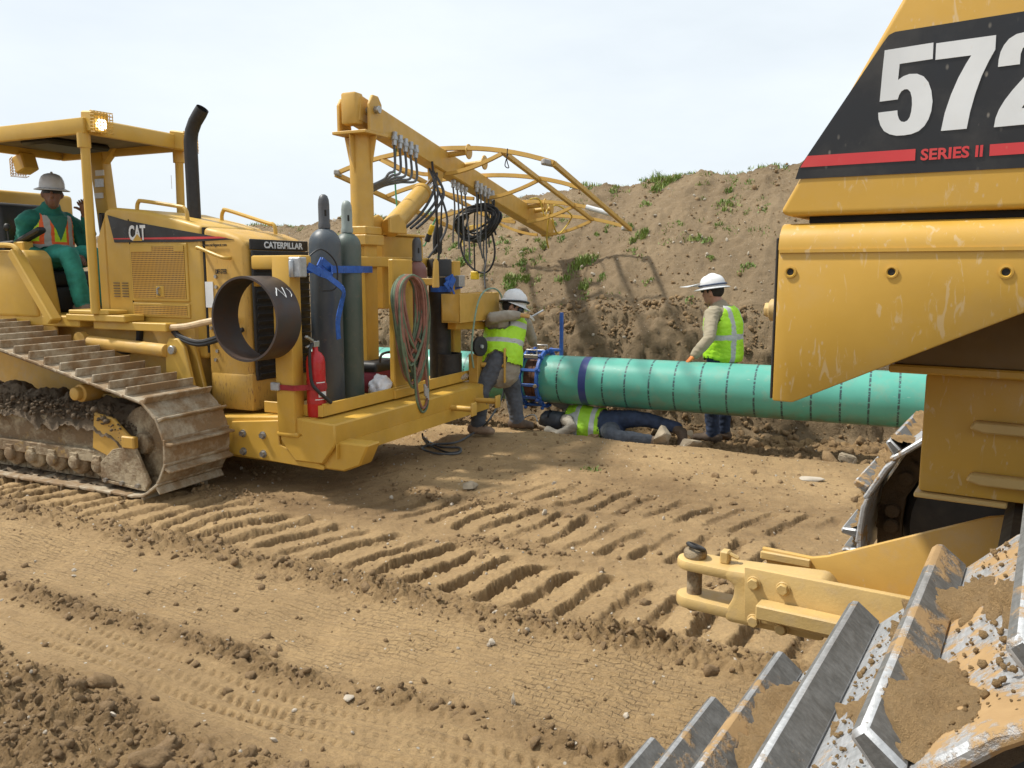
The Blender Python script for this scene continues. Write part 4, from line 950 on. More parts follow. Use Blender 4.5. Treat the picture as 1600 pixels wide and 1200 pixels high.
a = tq(745, 590, 0, 1.02); b = MB(); b.box(.96, 1.06, a.y-.06, a.y+.06, .56, tq(745, 553, 0, 1.02).z); b.build('peg_bracket', M['yellow_mast'], trac, bevel=.005)
def peg(p0, p1, lab=None, plate=(.055, .20)):
    d = (p1-p0).normalized(); b = MB(); b.cyl(p0, p1, .026, 12); b.build('peg', M['yellow_mast'], trac)
    b = MB(); b.bar(p1, p1+d*.018, plate[0]*2, plate[1]*2, (0, 0, 1)); b.build('peg_plate', M['yellow_mast'], trac, bevel=.012, seg=2)
a = tq(752, 570, 0, 1.06); peg(a, a+Vector((.22, .06, 0)), plate=(.045, .17))
a = tq(705, 637, 0, 1.12); peg(a, a+Vector((.22, 0, 0)), plate=(.05, .06)); a = tq(744, 625, 0, 1.12); peg(a, a+Vector((.22, 0, 0)), plate=(.05, .06))
# cable glands and cables on the boom
def cable(pts, r, mat, name='cable', parent=None, n=7): b = MB(); b.tube(spl(pts, n), r, 7); return b.build(name, mat, parent or trac)
mastj = [Vector((MU-.1, MV+.15, 2.02)), Vector((MU-.08, MV+.22, 2.3))]
for k in range(5):
    dd = .42 + k*.10; g0_ = bp(dd, .10, -.06)
    b = MB(); b.cyl(g0_+BUP*.02, g0_-BUP*.10, .022, 10); b.cyl(g0_-BUP*.02, g0_-BUP*.05, .03, 8); b.build('cable_gland', M['gland'], trac)
    e = Vector((MU+.06-k*.02, MV+.20+.03*k, 2.42-.01*k)); cable([g0_-BUP*.1, g0_+Vector((0, -.01, -.30)), (g0_+e)/2+Vector((.02, -.02, -.14)), e+Vector((0, .05, .02)), e+Vector((-.05, -.1, -.05))], .012, M['cable_grey'])
for k in range(4):
    dd = 1.80 + k*.10; g0_ = bp(dd, .02, -.10)
    b = MB(); b.cyl(g0_+BUP*.02, g0_-BUP*.09, .022, 10); b.cyl(g0_-BUP*.02, g0_-BUP*.05, .03, 8); b.build('cable_gland', M['gland'], trac)
    cable([g0_-BUP*.09, g0_+Vector((.01, 0, -.3)), g0_+Vector((.015*k-.02, .02, -.52)), g0_+Vector((-.03+.02*k, .03, -.66-.05*k))], .0095, M['cable_grey'])
for k in range(5):
    dd = 2.22 + k*.11; g0_ = bp(dd, .10, -.04)
    b = MB(); b.cyl(g0_+BUP*.02, g0_-BUP*.10, .022, 10); b.cyl(g0_-BUP*.02, g0_-BUP*.05, .03, 8); b.build('cable_gland', M['gland'], trac)
    ln = (.72, .80, .85, .70, .62)[k]; cable([g0_-BUP*.1, g0_+Vector((.0, 0, -.35)), g0_+Vector((-.012*k, .0, -ln*.8)), g0_+Vector((-.02*k+.02, .03, -ln))], .0095, M['cable_grey'])
for k, (x, y) in enumerate(((.0, .0), (.05, .02), (-.04, -.03))):
    cable([Vector((MU+.22+x, MV+.42+y, 2.02)), Vector((MU+.28+x, MV+.60+y, 2.16)), Vector((MU+.26+x, MV+.85+y, 2.36)), bp(1.2+.08*k, .05, -.16)], .013, M['rubber'])
cable([bp(1.15, .1, -.1), bp(1.25, .12, -.5)+Vector((0, 0, -.1)), bp(1.4, .1, -1.0), bp(1.2, .1, -1.25)], .012, M['rubber'])
cable([bp(1.5, -.1, -.1), bp(1.55, .1, -.6), bp(1.3, .05, -1.0), bp(1.0, 0, -1.2)], .012, M['rubber'])
# ================================================================ THINGS CARRIED ON THE PLATFORM (each its own thing, in the tractor's axes)
def on_t(name, label, cat, p, group=None): return thing(name, label, cat, T.world(p), T.yaw, group)
FL = .602
def bottle_mat(name, c1, c2, rusty=.3):
    g = NG(name); f = g.ramp(g.noise(4, 6, .65, src=g.map((1, 1, .5))), .35, .7)
    c = g.mix(f, c1, c2); c = g.mix(g.ramp(g.noise(22, 5, .7), .58, .72, 0, .5), c, (.16, .13, .10))
    c = g.mix(g.ramp(g.noise(9, 6, .7, src=g.map((1, 1, .25))), .62, .75, 0, rusty), c, (.16, .075, .04)); g.bump(g.noise(50, 4), .12, .004)
    return g.done(c, g.ramp(f, 0, 1, .38, .55))
def gas_bottle(label, u, v, r, h, mats, group='gas cylinders strapped on the platform', capmat=None):
    t = on_t('gas_cylinder', label, 'gas cylinder', (u, v, FL), group)
    b = MB(); sh = h*.845
    pr = [(r*.9, 0), (r, .015), (r, sh-r*1.05)] + [(r*math.cos(a)*(1) if a < 1.2 else max(.034, r*math.cos(a)), sh-r*1.05+r*1.05*math.sin(a)) for a in (.25, .5, .75, 1.0, 1.2, 1.38)] + [(.036, sh+.012)]
    b._lathe(pr, (0, 0, 0), (0, 0, 1), 40, True); b.build('body', mats[0], t, smooth=60)
    b = MB(); c0 = sh-.005; ch = h-c0; cr = .043
    b._lathe([(cr*1.08, 0), (cr*1.1, ch*.12), (cr, ch*.16), (cr, ch*.70), (cr*.93, ch*.84), (cr*.70, ch*.95), (cr*.3, ch)], (0, 0, c0), (0, 0, 1), 24, True); b.build('valve_cap', capmat or mats[1], t, smooth=60)
    b = MB(); n = Vector((.8, -.6, 0)); b.bar(n*(cr-.01)+Vector((0, 0, c0+ch*.45)), n*(cr+.002)+Vector((0, 0, c0+ch*.45)), .022, .055); b.build('cap_slot', M['dark'], t, bevel=.006)
    return t
bm_ = bottle_mat('bottle_blue', (.04, .055, .072), (.085, .098, .108)); gm_ = bottle_mat('bottle_green', (.05, .085, .072), (.11, .125, .11), .4)
rm_ = bottle_mat('bottle_maroon', (.16, .05, .04), (.20, .10, .075), .3); dc = bottle_mat('bottle_cap_dark', (.045, .05, .058), (.09, .09, .095), .1); gc_ = bottle_mat('bottle_cap_grey', (.20, .25, .235), (.28, .31, .29), .1)
gas_bottle('tall dark blue gas cylinder at the near end of the platform, largest of the cylinders', .70, 1.16, .122, 1.62, (bm_, dc))
gas_bottle('tall grey-green gas cylinder standing right behind the dark blue one', .70, 1.45, .106, 1.595, (gm_, gc_))
gas_bottle('short maroon gas cylinder with a black cap behind the coiled hoses', .74, 2.44, .088, 1.34, (rm_, dc))
strapm = plain('blue_strap', (.02, .10, .42), .55, 0, .3, 30)
def strap(label, loops, extra):
    t = on_t('ratchet_strap', label, 'strap', (0, 0, 0), 'blue ratchet straps')
    b = MB()
    for pts in loops:
        P = [Vector(p) for p in pts]
        for i in range(len(P)-1): b.bar(P[i], P[i+1]+(P[i+1]-P[i]).normalized()*.004, .006, .055, (0, 0, 1))
    b.build('webbing', strapm, t)
    extra(t); return t
def arc(u, v, r, a0, a1, w, n=14): return [(u+r*math.cos(R(a0+(a1-a0)*k/n)), v+r*math.sin(R(a0+(a1-a0)*k/n)), w) for k in range(n+1)]
WB = 1.655
def ex1(t):
    b = MB(); q = tq(497, 415, 1, PV0-.02); b.box(.80, .90, PV0-.05, PV0+.03, 1.60, 1.74); b.tube([(.83, PV0-.055, 1.72), (.83, PV0-.055, 1.6)], .02, 8); b.build('ratchet', M['gland'], t, bevel=.006)
    b = MB(); P = [(.90, .70, 1.68), (.93, .80, 1.63), (.92, .95, 1.60), (.86, 1.02, 1.66), (.85, .92, 1.72), (.89, .82, 1.66)]
    for i in range(5): b.bar(P[i], P[i+1], .008, .055)
    P = spl([(.90, .80, 1.66), (.93, .93, 1.58), (.935, 1.06, 1.50), (.90, 1.08, 1.40), (.885, 1.05, 1.27), (.88, 1.06, 1.13)], 5)
    for i in range(len(P)-1): b.bar(P[i], P[i+1], .05, .006, (1, 0, .2))
    b.build('loose_tail', strapm, t)
    b = MB(); b.tube(spl([(.86, .72, 1.72), (.9, .85, 1.80), (.92, 1.0, 1.70), (.91, 1.0, 1.52), (.9, .85, 1.5)]), .006, 6); b.build('cord', M['rubber'], t)
strap('blue ratchet strap with a dangling tail around the two tall gas cylinders', [[(.86, .72, WB)] + arc(.70, 1.16, .127, -50, 40, WB) + arc(.70, 1.45, .111, -35, 60, WB) + [(.70, 1.66, WB), (.62, 1.9, WB)]], ex1)
# dark pipe piece standing at the far end with its strap
DU, DV = .72, tq(688, 540, 0, .72).y
t = on_t('pipe_piece', 'tall black steel pipe piece standing upright behind the hose coil', 'pipe', (DU, DV, FL))
b = MB(); b._lathe([(.10, 0), (.105, .0), (.105, .98), (.092, .98), (.092, .9)], (0, 0, 0), (0, 0, 1), 32, True); b.build('tube', M['black_steel'], t, smooth=50)
b = MB(); b._lathe([(.10, .985), (.118, .985), (.118, 1.13), (.11, 1.15), (.09, 1.15), (.09, 1.08)], (0, 0, 0), (0, 0, 1), 32, True); b.build('collar', M['rubber'], t, smooth=50)
def ex2(t):
    b = MB(); q = tq(720, 440, 0, .82); b.box(.78, .84, q.y-.06, q.y+.05, q.z-.05, q.z+.06); b.build('ratchet', M['gland'], t, bevel=.005)
    b = MB(); a = tq(697, 440, 0, .86); P = [(.86, a.y, a.z), (.90, a.y+.08, a.z+.04), (.89, a.y+.02, a.z-.05), (.87, a.y-.02, a.z)]
    for i in range(3): b.bar(P[i], P[i+1], .01, .07)
    e = tq(705, 500, 0, .87); P = spl([(.87, a.y+.02, a.z-.02), (.89, a.y+.1, a.z-.12), (.88, e.y+.05, e.z+.06), (.87, e.y, e.z-.06)], 4)
    for i in range(len(P)-1): b.bar(P[i], P[i+1], .03, .005, (1, 0, .2))
    b.build('loose_tail', strapm, t)
wb2 = tq(690, 452, 0, .83).z
strap('blue ratchet strap knotted around the black pipe piece beside the hose coil', [arc(DU, DV, .11, -110, 70, wb2) + [(.80, DV+.3, wb2+.03)]], ex2)
SV = tq(704, 590, 0, .82).y
t = on_t('pipe_sleeve', 'short wide black steel sleeve standing at the far end of the platform', 'pipe sleeve', (.80, SV, FL))
b = MB(); b._lathe([(.118, 0), (.13, 0), (.13, .25), (.118, .25), (.118, .02)], (0, 0, 0), (0, 0, 1), 36, False); b.build('sleeve', M['black_steel'], t, smooth=50)
# steel pipe ring hung on the near corner post
def ring_mat():
    g = NG('mill_steel'); f = g.ramp(g.noise(4, 6, .65), .4, .68); c = g.mix(f, (.052, .048, .05), (.085, .052, .038))
    return g.done(c, g.ramp(g.noise(8, 4), .3, .7, .38, .6), .35)
rc = tq(381, 499, 1, .40); RR = .302
rg = on_t('pipe_ring', 'dark steel pipe ring with chalk marks hung on the front corner post', 'pipe ring', rc)
b = MB(); b._lathe([(RR-.016, 0), (RR, .0), (RR, .25), (RR-.016, .25), (RR-.016, 0)], (0, 0, 0), (0, 1, 0), 72, False); b.build('ring', ring_mat(), rg, smooth=40)
def on_ring(a, y): return Vector(((RR+.002)*math.cos(R(a)), y, (RR+.002)*math.sin(R(a))))
b = MB()
for st in ([(40, .075), (33, .055)], [(33, .055), (46, .10)], [(46, .10), (30, .145)], [(30, .145), (47, .165)], [(45, .20), (40, .215), (34, .215), (31, .20)]):
    P = []
    for i in range(len(st)-1):
        for k in range(5): P.append(on_ring(st[i][0]+(st[i+1][0]-st[i][0])*k/4, st[i][1]+(st[i+1][1]-st[i][1])*k/4))
    b.tube(P, .0032, 5)
b.build('chalk_mark', M['white'], rg)
b = MB(); b.box(rc.x-.02, .62, rc.y+.13, rc.y+.17, rc.z+RR-.075, rc.z+RR-.02); b.box(.56, .62, rc.y+.13, PV0+.02, rc.z+RR-.075, rc.z+RR-.02); b.build('ring_bracket', M['yellow_frame'], trac, bevel=.006)
# fire extinguisher strapped to the corner post
redp = paint('extinguisher_red', (.50, .012, .016), .3, .12, .1, scale=3)
ex = on_t('fire_extinguisher', 'red fire extinguisher strapped upright to the corner post', 'fire extinguisher', (.86, .80, .575))
b = MB(); b._lathe([(.062, 0), (.07, .015), (.07, .40), (.064, .44), (.045, .47), (.022, .485), (.02, .52)], (0, 0, 0), (0, 0, 1), 28, True); b.build('tank', redp, ex, smooth=60)
b = MB(); b.box(-.02, .02, -.03, .03, .515, .56); b.bar((0, -.02, .56), (.0, -.10, .60), .022, .02); b.bar((0, -.02, .54), (0, -.10, .52), .022, .012); b.build('valve', M['bolt'], ex, bevel=.004)
b = MB(); b.tube(spl([(0, -.03, .54), (.02, -.085, .50), (.02, -.09, .38), (.03, -.085, .26), (.06, -.06, .20), (.085, -.0, .14), (.10, .04, .10)]), .013, 8); b.build('hose', M['rubber'], ex)
b = MB(); b._lathe([(.0712, .10), (.0712, .27)], (0, 0, 0), (0, 0, 1), 28, False); b.build('label', plain('label_red', (.42, .02, .02), .4), ex)
b = MB()
for k, (z0, z1, a0, a1) in enumerate(((.235, .245, -60, 20), (.215, .222, -60, 10), (.15, .19, -40, 20), (.13, .136, -60, 20), (.255, .262, -50, 10))):
    n = 8; vs = []
    for i in range(n+1):
        a = R(a0+(a1-a0)*i/n); vs += [(.0722*math.cos(a), .0722*math.sin(a), z0), (.0722*math.cos(a), .0722*math.sin(a), z1)]
    b.add(vs, [(2*i, 2*i+2, 2*i+3, 2*i+1) for i in range(n)])
b.build('label_print', M['white'], ex)
rs_ = on_t('red_strap', 'red strap with a buckle holding the fire extinguisher to the post', 'strap', (0, 0, 0))
redw = plain('red_webbing', (.30, .02, .025), .7)
b = MB(); P = [(.60, PV0-.02, .80), (.78, PV0-.022, .80), (.84, .70, .80)] + arc(.86, .80, .076, -95, 60, .80, 10)
for i in range(len(P)-1): b.bar(P[i], P[i+1], .006, .04)
b.build('webbing', redw, rs_)
b = MB(); b.box(.585, .66, PV0-.045, PV0-.015, .775, .835); b.build('buckle', M['gland'], rs_, bevel=.006)
# hose coil on the hook
hc = tq(646, 545, 0, 1.08)
hz_ = on_t('hose_coil', 'coil of red and green twin welding hose hung from the yellow hook', 'hose', (1.06, hc.y, hq.z+.04))
hr, hg = plain('red_hose', (.26, .115, .08), .6, 0, .35, 14), plain('green_hose', (.12, .165, .10), .6, 0, .35, 14)
hm_ = {0: MB(), 1: MB()}
for k in range(40):
    wd = .055 + .135*math.sqrt(random.random()); ln = .60 + .32*random.random(); du = .04*random.uniform(-1, 1) - .02; sk = random.uniform(-.05, .05)
    pts = [(du, 0, .005+.012*random.random()), (du+.04, wd*.7, -.06), (du+.05, wd, -ln*.35), (du+.04, wd*.75+sk, -ln*.75), (du+.02, sk*1.4+.03*random.uniform(-1, 1), -ln), (du+.02, -wd*.8+sk, -ln*.75), (du+.0, -wd*1.05, -ln*.35), (du-.02, -wd*.72, -.07)]
    hm_[k % 2].tube(spl(pts, 5, True), .0115, 6, closed=True)
hm_[0].tube(spl([(.05, -.02, -.8), (.06, .0, -1.0), (.07, .05, -1.10), (.07, .12, -1.05), (.06, .14, -.9), (.05, .10, -.6), (.05, .02, -.5)], 6), .0105, 6)
hm_[1].tube(spl([(.05, -.04, -.7), (.06, -.03, -1.0), (.07, .04, -1.13), (.07, .13, -1.08), (.06, .16, -.85), (.05, .15, -.4)], 6), .0105, 6)
hm_[0].build('red_hose', hr, hz_); hm_[1].build('green_hose', hg, hz_)
b = MB()
for k in range(3): b.cyl((.07, .09+.02*k, -.9-.02*k), (.07, .10+.02*k, -1.0-.02*k), .012, 8)
b.build('fitting', M['gland'], hz_)
# bags on the tray
bg0 = tq(594, 612, 0, .84)
v0, f = ico(4); vv = [Vector(p)*(1+.22*mnoise.noise(Vector(p)*2.2)+.14*abs(mnoise.noise(Vector(p)*5.5))+.06*mnoise.noise(Vector(p)*11)) for p in v0]
me = bpy.data.meshes.new('bag'); me.from_pydata([(p.x*.085, p.y*.10, max(p.z, -.8)*.10+.08) for p in vv], [], [tuple(t) for t in f.tolist()]); me.materials.append(plain('white_plastic', (.72, .72, .74), .35, 0, .1)); me.polygons.foreach_set('use_smooth', [True]*len(me.polygons))
o = bpy.data.objects.new('plastic_bag', me); COL.objects.link(o); o.location = T.world((.84, bg0.y, FL)); o.rotation_euler.z = T.yaw; tag(o, 'crumpled white plastic bag on the tray beside the green cylinder', 'bag')
tb = on_t('tool_bag', 'dark red and black tool bag on the tray behind the hose post', 'bag', (.62, bg0.y+.30, FL))
b = MB(); b.box(-.12, .12, -.2, .2, 0, .20); b.build('body', plain('bag_red', (.16, .015, .03), .7), tb, bevel=.03, seg=2)
b = MB(); b.box(-.125, .125, -.205, .205, .17, .27); b.build('flap', M['rubber'], tb, bevel=.04, seg=3)
b = MB(); b.tube(spl([(.1, -.12, .24), (.11, -.1, .33), (.11, .1, .33), (.1, .12, .24)]), .012, 6); b.build('handle', M['rubber'], tb)
# grinding disc and small tools at the far end
dq = tq(748, 541, 0, 1.12)
gd = on_t('reel', 'black round reel hung beside the welder at the end of the platform', 'reel', dq)
b = MB(); b._lathe([(.012, 0), (.095, .0), (.095, .03), (.07, .035), (.03, .03), (.012, .035)], (0, 0, 0), (1, -.25, .0), 36, True); b.build('disc', M['rubber'], gd, smooth=40)
b = MB(); b._lathe([(.018, .034), (.018, .05)], (0, 0, 0), (1, -.25, 0), 16, True); b.build('hub', M['gland'], gd)
for i, (px, py, lab) in enumerate(((776, 612, 'clear plastic bottle lying at the far end of the platform edge'), (721, 592, 'crushed clear bottle lying beside the black sleeve'))):
    q = tq(px, py, 0, 1.0 if i == 0 else .92); q.z = max(q.z, .58+.04)
    o_ = on_t('bottle', lab, 'bottle', q); gl = NG('clear_plastic%d' % i); gl.b.inputs['Transmission Weight'].default_value = .75; gl.b.inputs['IOR'].default_value = 1.3
    b = MB(); b._lathe([(.02, -.10), (.036, -.09), (.036, .04), (.03, .07), (.013, .10), (.013, .115)], (0, 0, 0), (.2, 1, .1), 18, True); b.build('body', gl.done((.8, .82, .84), .25), o_, smooth=50)
    b = MB(); b._lathe([(.016, .115), (.016, .135)], (0, 0, 0), (.2, 1, .1), 12, True); b.build('cap', M['white'], o_)
# black welding lead hung in a coil under the boom
ck = bp(2.5, .0, -.42)
cc = on_t('cable_coil', 'thick black welding cable looped in a coil under the boom', 'cable', ck)
b = MB()
for k in range(13):
    rx, rz_ = .24+.05*random.uniform(-1, 1), .15+.045*random.uniform(-1, 1); ph = random.uniform(-.3, .3); of = Vector((random.uniform(-.03, .03), random.uniform(-.05, .05), random.uniform(-.03, .03)))
    b.tube([of + Vector((rx*math.cos(2*math.pi*i/28), .05*math.sin(2*math.pi*i/28*2+ph), rz_*math.sin(2*math.pi*i/28)+.05*math.cos(2*math.pi*i/28))) for i in range(28)], .012, 6, closed=True)
b.build('cable', M['rubber'], cc); b = MB(); b.tube([(0, 0, .14), (.02, 0, .28), (.0, 0, .40)], .01, 6); b.build('tie', M['rubber'], cc)
def lead(name, label, pts, r, mat, cat='cable', group=None, extra=None):
    t = on_t(name, label, cat, pts[0], group); P0 = Vector(pts[0])
    b = MB(); b.tube(spl([Vector(p)-P0 for p in pts], 9), r, 7); b.build('cable', mat, t)
    if extra: extra(t, P0)
    return t
def loopz(cx, top, w, drop): return [(cx, 0, top), (cx-w*.2, 0, top-drop*.4), (cx-w*.95, 0, top-drop*.75), (cx-w*.7, 0, top-drop*.95), (cx, 0, top-drop), (cx+w*.7, 0, top-drop*.94), (cx+w*.95, 0, top-drop*.7), (cx+w*.6, 0, top-drop*.3), (cx+w*.35, 0, top+.02)]
tv = 4.5
def tp(px, py, v=tv): return tq(px, py, 1, v)
lead('hanging_cable', 'black cable hanging in a long open loop below the boom end', [tp(732, 330), tp(730, 348), tp(722, 372), tp(720, 386), tp(728, 408), tp(745, 424), tp(762, 424), tp(772, 405), tp(772, 380), tp(763, 345), tp(757, 320)], .012, M['rubber'])
yp = plain('yellow_plug', (.75, .50, .02), .5)
def plug(t, P0):
    e = tp(742, 430)-P0; b = MB(); b.box(e.x-.045, e.x+.045, e.y-.03, e.y+.03, e.z-.05, e.z+.045); b.build('plug', yp, t, bevel=.01)
lead('hanging_cable', 'straight black cable with a yellow plug below the boom end', [tp(743, 318), tp(741, 350), tp(741, 390), tp(742, 425)], .009, M['rubber'], extra=plug)
lead('hanging_cable', 'thin dark cable falling straight down to the rod box', [tp(760, 318, 4.0), tp(759, 360, 4.0), tp(760, 400, 3.9), tp(757, 425, 3.6), tp(758, 450, 3.4)], .008, M['rubber'])
lead('hanging_cable', 'short black cable bent below the cable glands near the boom end', [tp(772, 312), tp(771, 330), tp(768, 345), tp(775, 367)], .012, M['rubber'])
for i, px in enumerate((680, 687)):
    pts = [tp(px+2, 352, 4.0), tp(px, 372, 4.0), tp(px, 397, 4.0)]
    t = on_t('electrode_holder', ('left' if i == 0 else 'right') + ' one of two black electrode holders hanging side by side under the boom', 'electrode holder', pts[0], 'electrode holders under the boom')
    b = MB(); P = [Vector(p)-Vector(pts[0]) for p in pts]; b.tube([P[0], P[0].lerp(P[2], .12), P[1], P[2].lerp(P[1], .1), P[2]], [.012, .026, .03, .026, .012], 10); b.build('handle', M['rubber'], t)
    b = MB(); b.tube([P[0], P[0]+Vector((.02, 0, .35))], .01, 6); b.build('lead', M['rubber'], t)
gl_ = plain('green_lead', (.10, .38, .20), .6)
lead('green_lead', 'pale green lead slanting down from the ram to the tool box', [tp(620, 222, 2.6), tp(617, 270, 2.6), tp(621, 330, 2.6), tp(628, 362, 2.6)], .008, gl_)
def plug2(t, P0):
    e = tp(676, 352, 3.6)-P0; f_ = tp(671, 366, 3.6)-P0; b = MB(); b.cyl(e, f_, .028, 10); b.build('plug', yp, t); b = MB(); b.cyl(f_, f_+(f_-e)*.8, .03, 10); b.build('socket', M['rubber'], t)
lead('green_lead', 'green lead with a yellow and black plug hanging below the ram', [tp(683, 338, 3.6), tp(676, 352, 3.6), tp(668, 374, 3.6), tp(661, 384, 3.6), tp(648, 372, 3.5)], .008, gl_, extra=plug2)
yc = plain('yellow_lead', (.60, .42, .06), .6)
lead('yellow_lead', 'yellow cord draped in loops around the boom end horns', [bp(3.6, .2, .1), bp(3.8, .25, .14), bp(3.9, .3, -.05), bp(4.1, .28, .17), bp(4.2, .32, -.10), bp(4.5, .3, -.16), bp(4.75, .35, .05), bp(4.5, .45, .1), bp(4.2, .3, .15), bp(4.3, .2, -.2), bp(4.5, .16, -.35)], .011, yc)
lead('yellow_lead', 'yellow cord tied at the left corner of the shelter frame', [tp(741, 352, 6.6), tp(722, 358, 6.5), tp(715, 366, 6.4), tp(725, 372, 6.4), tp(718, 352, 6.5), tp(724, 385, 6.4)], .012, yc)
lead('wire_hook', 'thin wire hook dangling from the first hoop of the frame', [tp(793, 232, 3.4), tp(792, 250, 3.4), tp(795, 262, 3.4), tp(789, 258, 3.4), tp(794, 240, 3.4)], .005, M['rubber'], 'hook')
# pale hose drooping from the rod box and cables on the ground
lead('ground_lead', 'pale green cable arching over the rod box at the end of the platform', [tq(740, 575, 0, 1.1), tq(737, 540, 0, 1.1), tq(745, 480, 0, 1.1), tq(757, 455, 0, 1.09), tq(775, 452, 0, 1.07), tq(785, 470, 0, 1.1), tq(785, 520, 0, 1.12), tq(775, 560, 0, 1.15)], .009, plain('pale_lead', (.20, .30, .22), .6))
def gw(px, py): p = on_ground(px, py); p.z = gh(p.x, p.y)+.012; return T.A @ (p - T.O)
lead('ground_lead', 'grey cable looping on the ground below the end of the platform', [tq(788, 590, 0, 1.15), tq(785, 620, 0, 1.15), tq(765, 655, 0, 1.2), gw(748, 684)+Vector((0, 0, .05)), gw(715, 695), gw(680, 697), gw(660, 703), gw(680, 709), gw(715, 709), gw(718, 703), gw(690, 700), gw(668, 692), tq(662, 684, 0, .95)], .010, M['cable_grey'])
lead('ground_lead', 'black cable trailing on the ground below the platform', [tq(660, 678, 0, .95), gw(662, 690), gw(672, 700), gw(700, 708), gw(720, 706)], .009, M['rubber'])
# ================================================================ PIPELAYER seen from beside its near track (u forward, v away, w up)
def pq(px, py, ax, val): return P5.at(px, py, ax, val)
lay = thing('pipelayer', 'yellow pipelayer crawler close at the right edge showing its rear, tow hitch and steel track', 'pipelayer', P5.O, P5.yaw)
def worn_steel(name, c0, c1, r0, r1, met, mud0, mud1):
    g = NG(name); oi = g.n('ShaderNodeObjectInfo')
    mul = g.n('ShaderNodeVectorMath', operation='SCALE'); g.l(oi.outputs['Location'], mul.inputs[0]); mul.inputs['Scale'].default_value = 5.3
    add = g.n('ShaderNodeVectorMath', operation='ADD'); g.l(g.co, add.inputs[0]); g.l(mul.outputs[0], add.inputs[1]); src = add.outputs[0]
    scr = g.noise(30, 6, .7, src=g.map((6, 1, 1), (0, 0, .5), src=src)); scr2 = g.noise(24, 5, .7, src=g.map((1, 6, 3), (.4, .2, .9), src=src))
    steel = g.mix(g.ramp(g.math('MULTIPLY', scr, scr2), .14, .36), c0, c1)
    df = g.ramp(g.noise(7, 8, .72, src=src), mud0, mud1); sp = g.ramp(g.noise(55, 5, .72, src=src), .69, .76)
    f = g.math('MAXIMUM', df, g.math('MULTIPLY', sp, .8))
    mud = g.mix(g.noise(40, 4, .6, src=src), (.29, .18, .08), (.42, .275, .13))
    g.bump(g.math('ADD', g.math('MULTIPLY', f, .6), g.math('MULTIPLY', g.noise(80, 6, .7, src=src), .25)), .6, .006)
    return g.done(g.mix(f, steel, mud), g.math('ADD', g.ramp(scr, .3, .7, r0, r1), g.math('MULTIPLY', f, .5)), g.ramp(f, 0, 1, met, 0))
M['worn_steel'] = [worn_steel('polished_track_plate', (.34, .345, .35), (.50, .51, .52), .38, .55, .5, .535, .59), worn_steel('dark_grouser_steel', (.11, .11, .105), (.20, .20, .195), .52, .68, .3, .545, .61)]
BELT2 = hull_belt([((.696, .418), .38), ((1.392, 1.068), .42), ((3.1, .40), .38)])
BELT3 = hull_belt([((.93, .72), .445), ((1.75, 1.12), .40), ((3.1, .72), .40)])
PIT, GH2 = .168, .052
tgt = Vector((.89, 1.21)); best = None
for k in range(40):
    for p, t in along(BELT2, PIT, PIT*k/40):
        tip = p + t*PIT*.52*.62 + Vector((t.y, -t.x))*GH2
        d = (tip-tgt).length
        if best is None or d < best[0]: best = (d, PIT*k/40)
def pl_track(v0, v_in, keep, label):
    return make_track(lay, BELT2 if v0 < 0 else BELT3, v0, .64, PIT, GH2, .026, M['worn_steel'], M['greymud'], .0055, keep, v_in, best[1], label)
tr_near = pl_track(-1.42, (-1.18, -1.00), lambda p: p[1] > .42 and p[0] < 1.9 or (p[0] < .6 and p[1] > .1), 'near track with bright worn grousers and wet mud')
tr_far = pl_track(.86, (1.10, 1.28), lambda p: p[0] < 1.3 and p[1] > .64, 'far track of the pipelayer behind its tow hitch')
# clay packed between the grousers
def belt_mud(parent, v0, width, keep, seed, amt, belt=None):
    Vv, Ff = [], []; o = 0
    for i, (p, t) in enumerate(along(belt or BELT2, PIT, best[1])):
        if not keep(p): continue
        nn = Vector((t.y, -t.x)); hp = PIT*.52
        xs = np.linspace(-hp*.50, hp*1.0, 44); ys = np.linspace(.015, width-.015, 200)
        X_, Y_ = np.meshgrid(xs, ys, indexing='ij')
        cov = fbm(X_*10+i*7.7, Y_*5+seed, 4, seed, .5) + .34*np.exp(-((X_+hp*.5)/.035)**2) + .16*np.sin(Y_*7+i*2.1) + amt
        cov = cov - .9*sstep(.9, 1.0, (Y_-.015)/(width-.03))*0 - .8*np.exp(-Y_/.05) - .5*np.exp(-(width-Y_)/.04)
        h = .055*np.clip(cov, 0, .9)*(.55+.45*np.exp(-((X_+hp*.4)/.07)**2)); h = np.where(cov > 0, h + (.012*np.abs(fbm(X_*30+i, Y_*30, 4, seed+5, .6)) + .014*np.abs(fbm(X_*13, Y_*13+i, 3, seed+9)) - .008)*np.clip(cov*4, 0, 1), -.012)
        x3 = -t
        P_ = np.stack([p.x + x3.x*X_ + nn.x*h, v0 + Y_, p.y + x3.y*X_ + nn.y*h], -1)
        a, b = X_.shape; idx = np.arange(a*b).reshape(a, b); q = np.stack([idx[:-1, :-1], idx[:-1, 1:], idx[1:, 1:], idx[1:, :-1]], -1).reshape(-1, 4)
        on = (cov > -.02).ravel(); q = q[on[q].any(1)]
        Vv.append(P_.reshape(-1, 3)); Ff.append(q[:, ::-1]+o); o += a*b
    ob = raw('mud', np.concatenate(Vv), np.concatenate(Ff), M['mud'], True, parent); ob['kind'] = 'stuff'
belt_mud(tr_near, -1.42, .64, lambda p: p[1] > .42 and p[0] < 1.6, 500, -.16)
belt_mud(tr_far, .86, .64, lambda p: p[0] < 1.2 and p[1] > .6, 520, .16, BELT3)
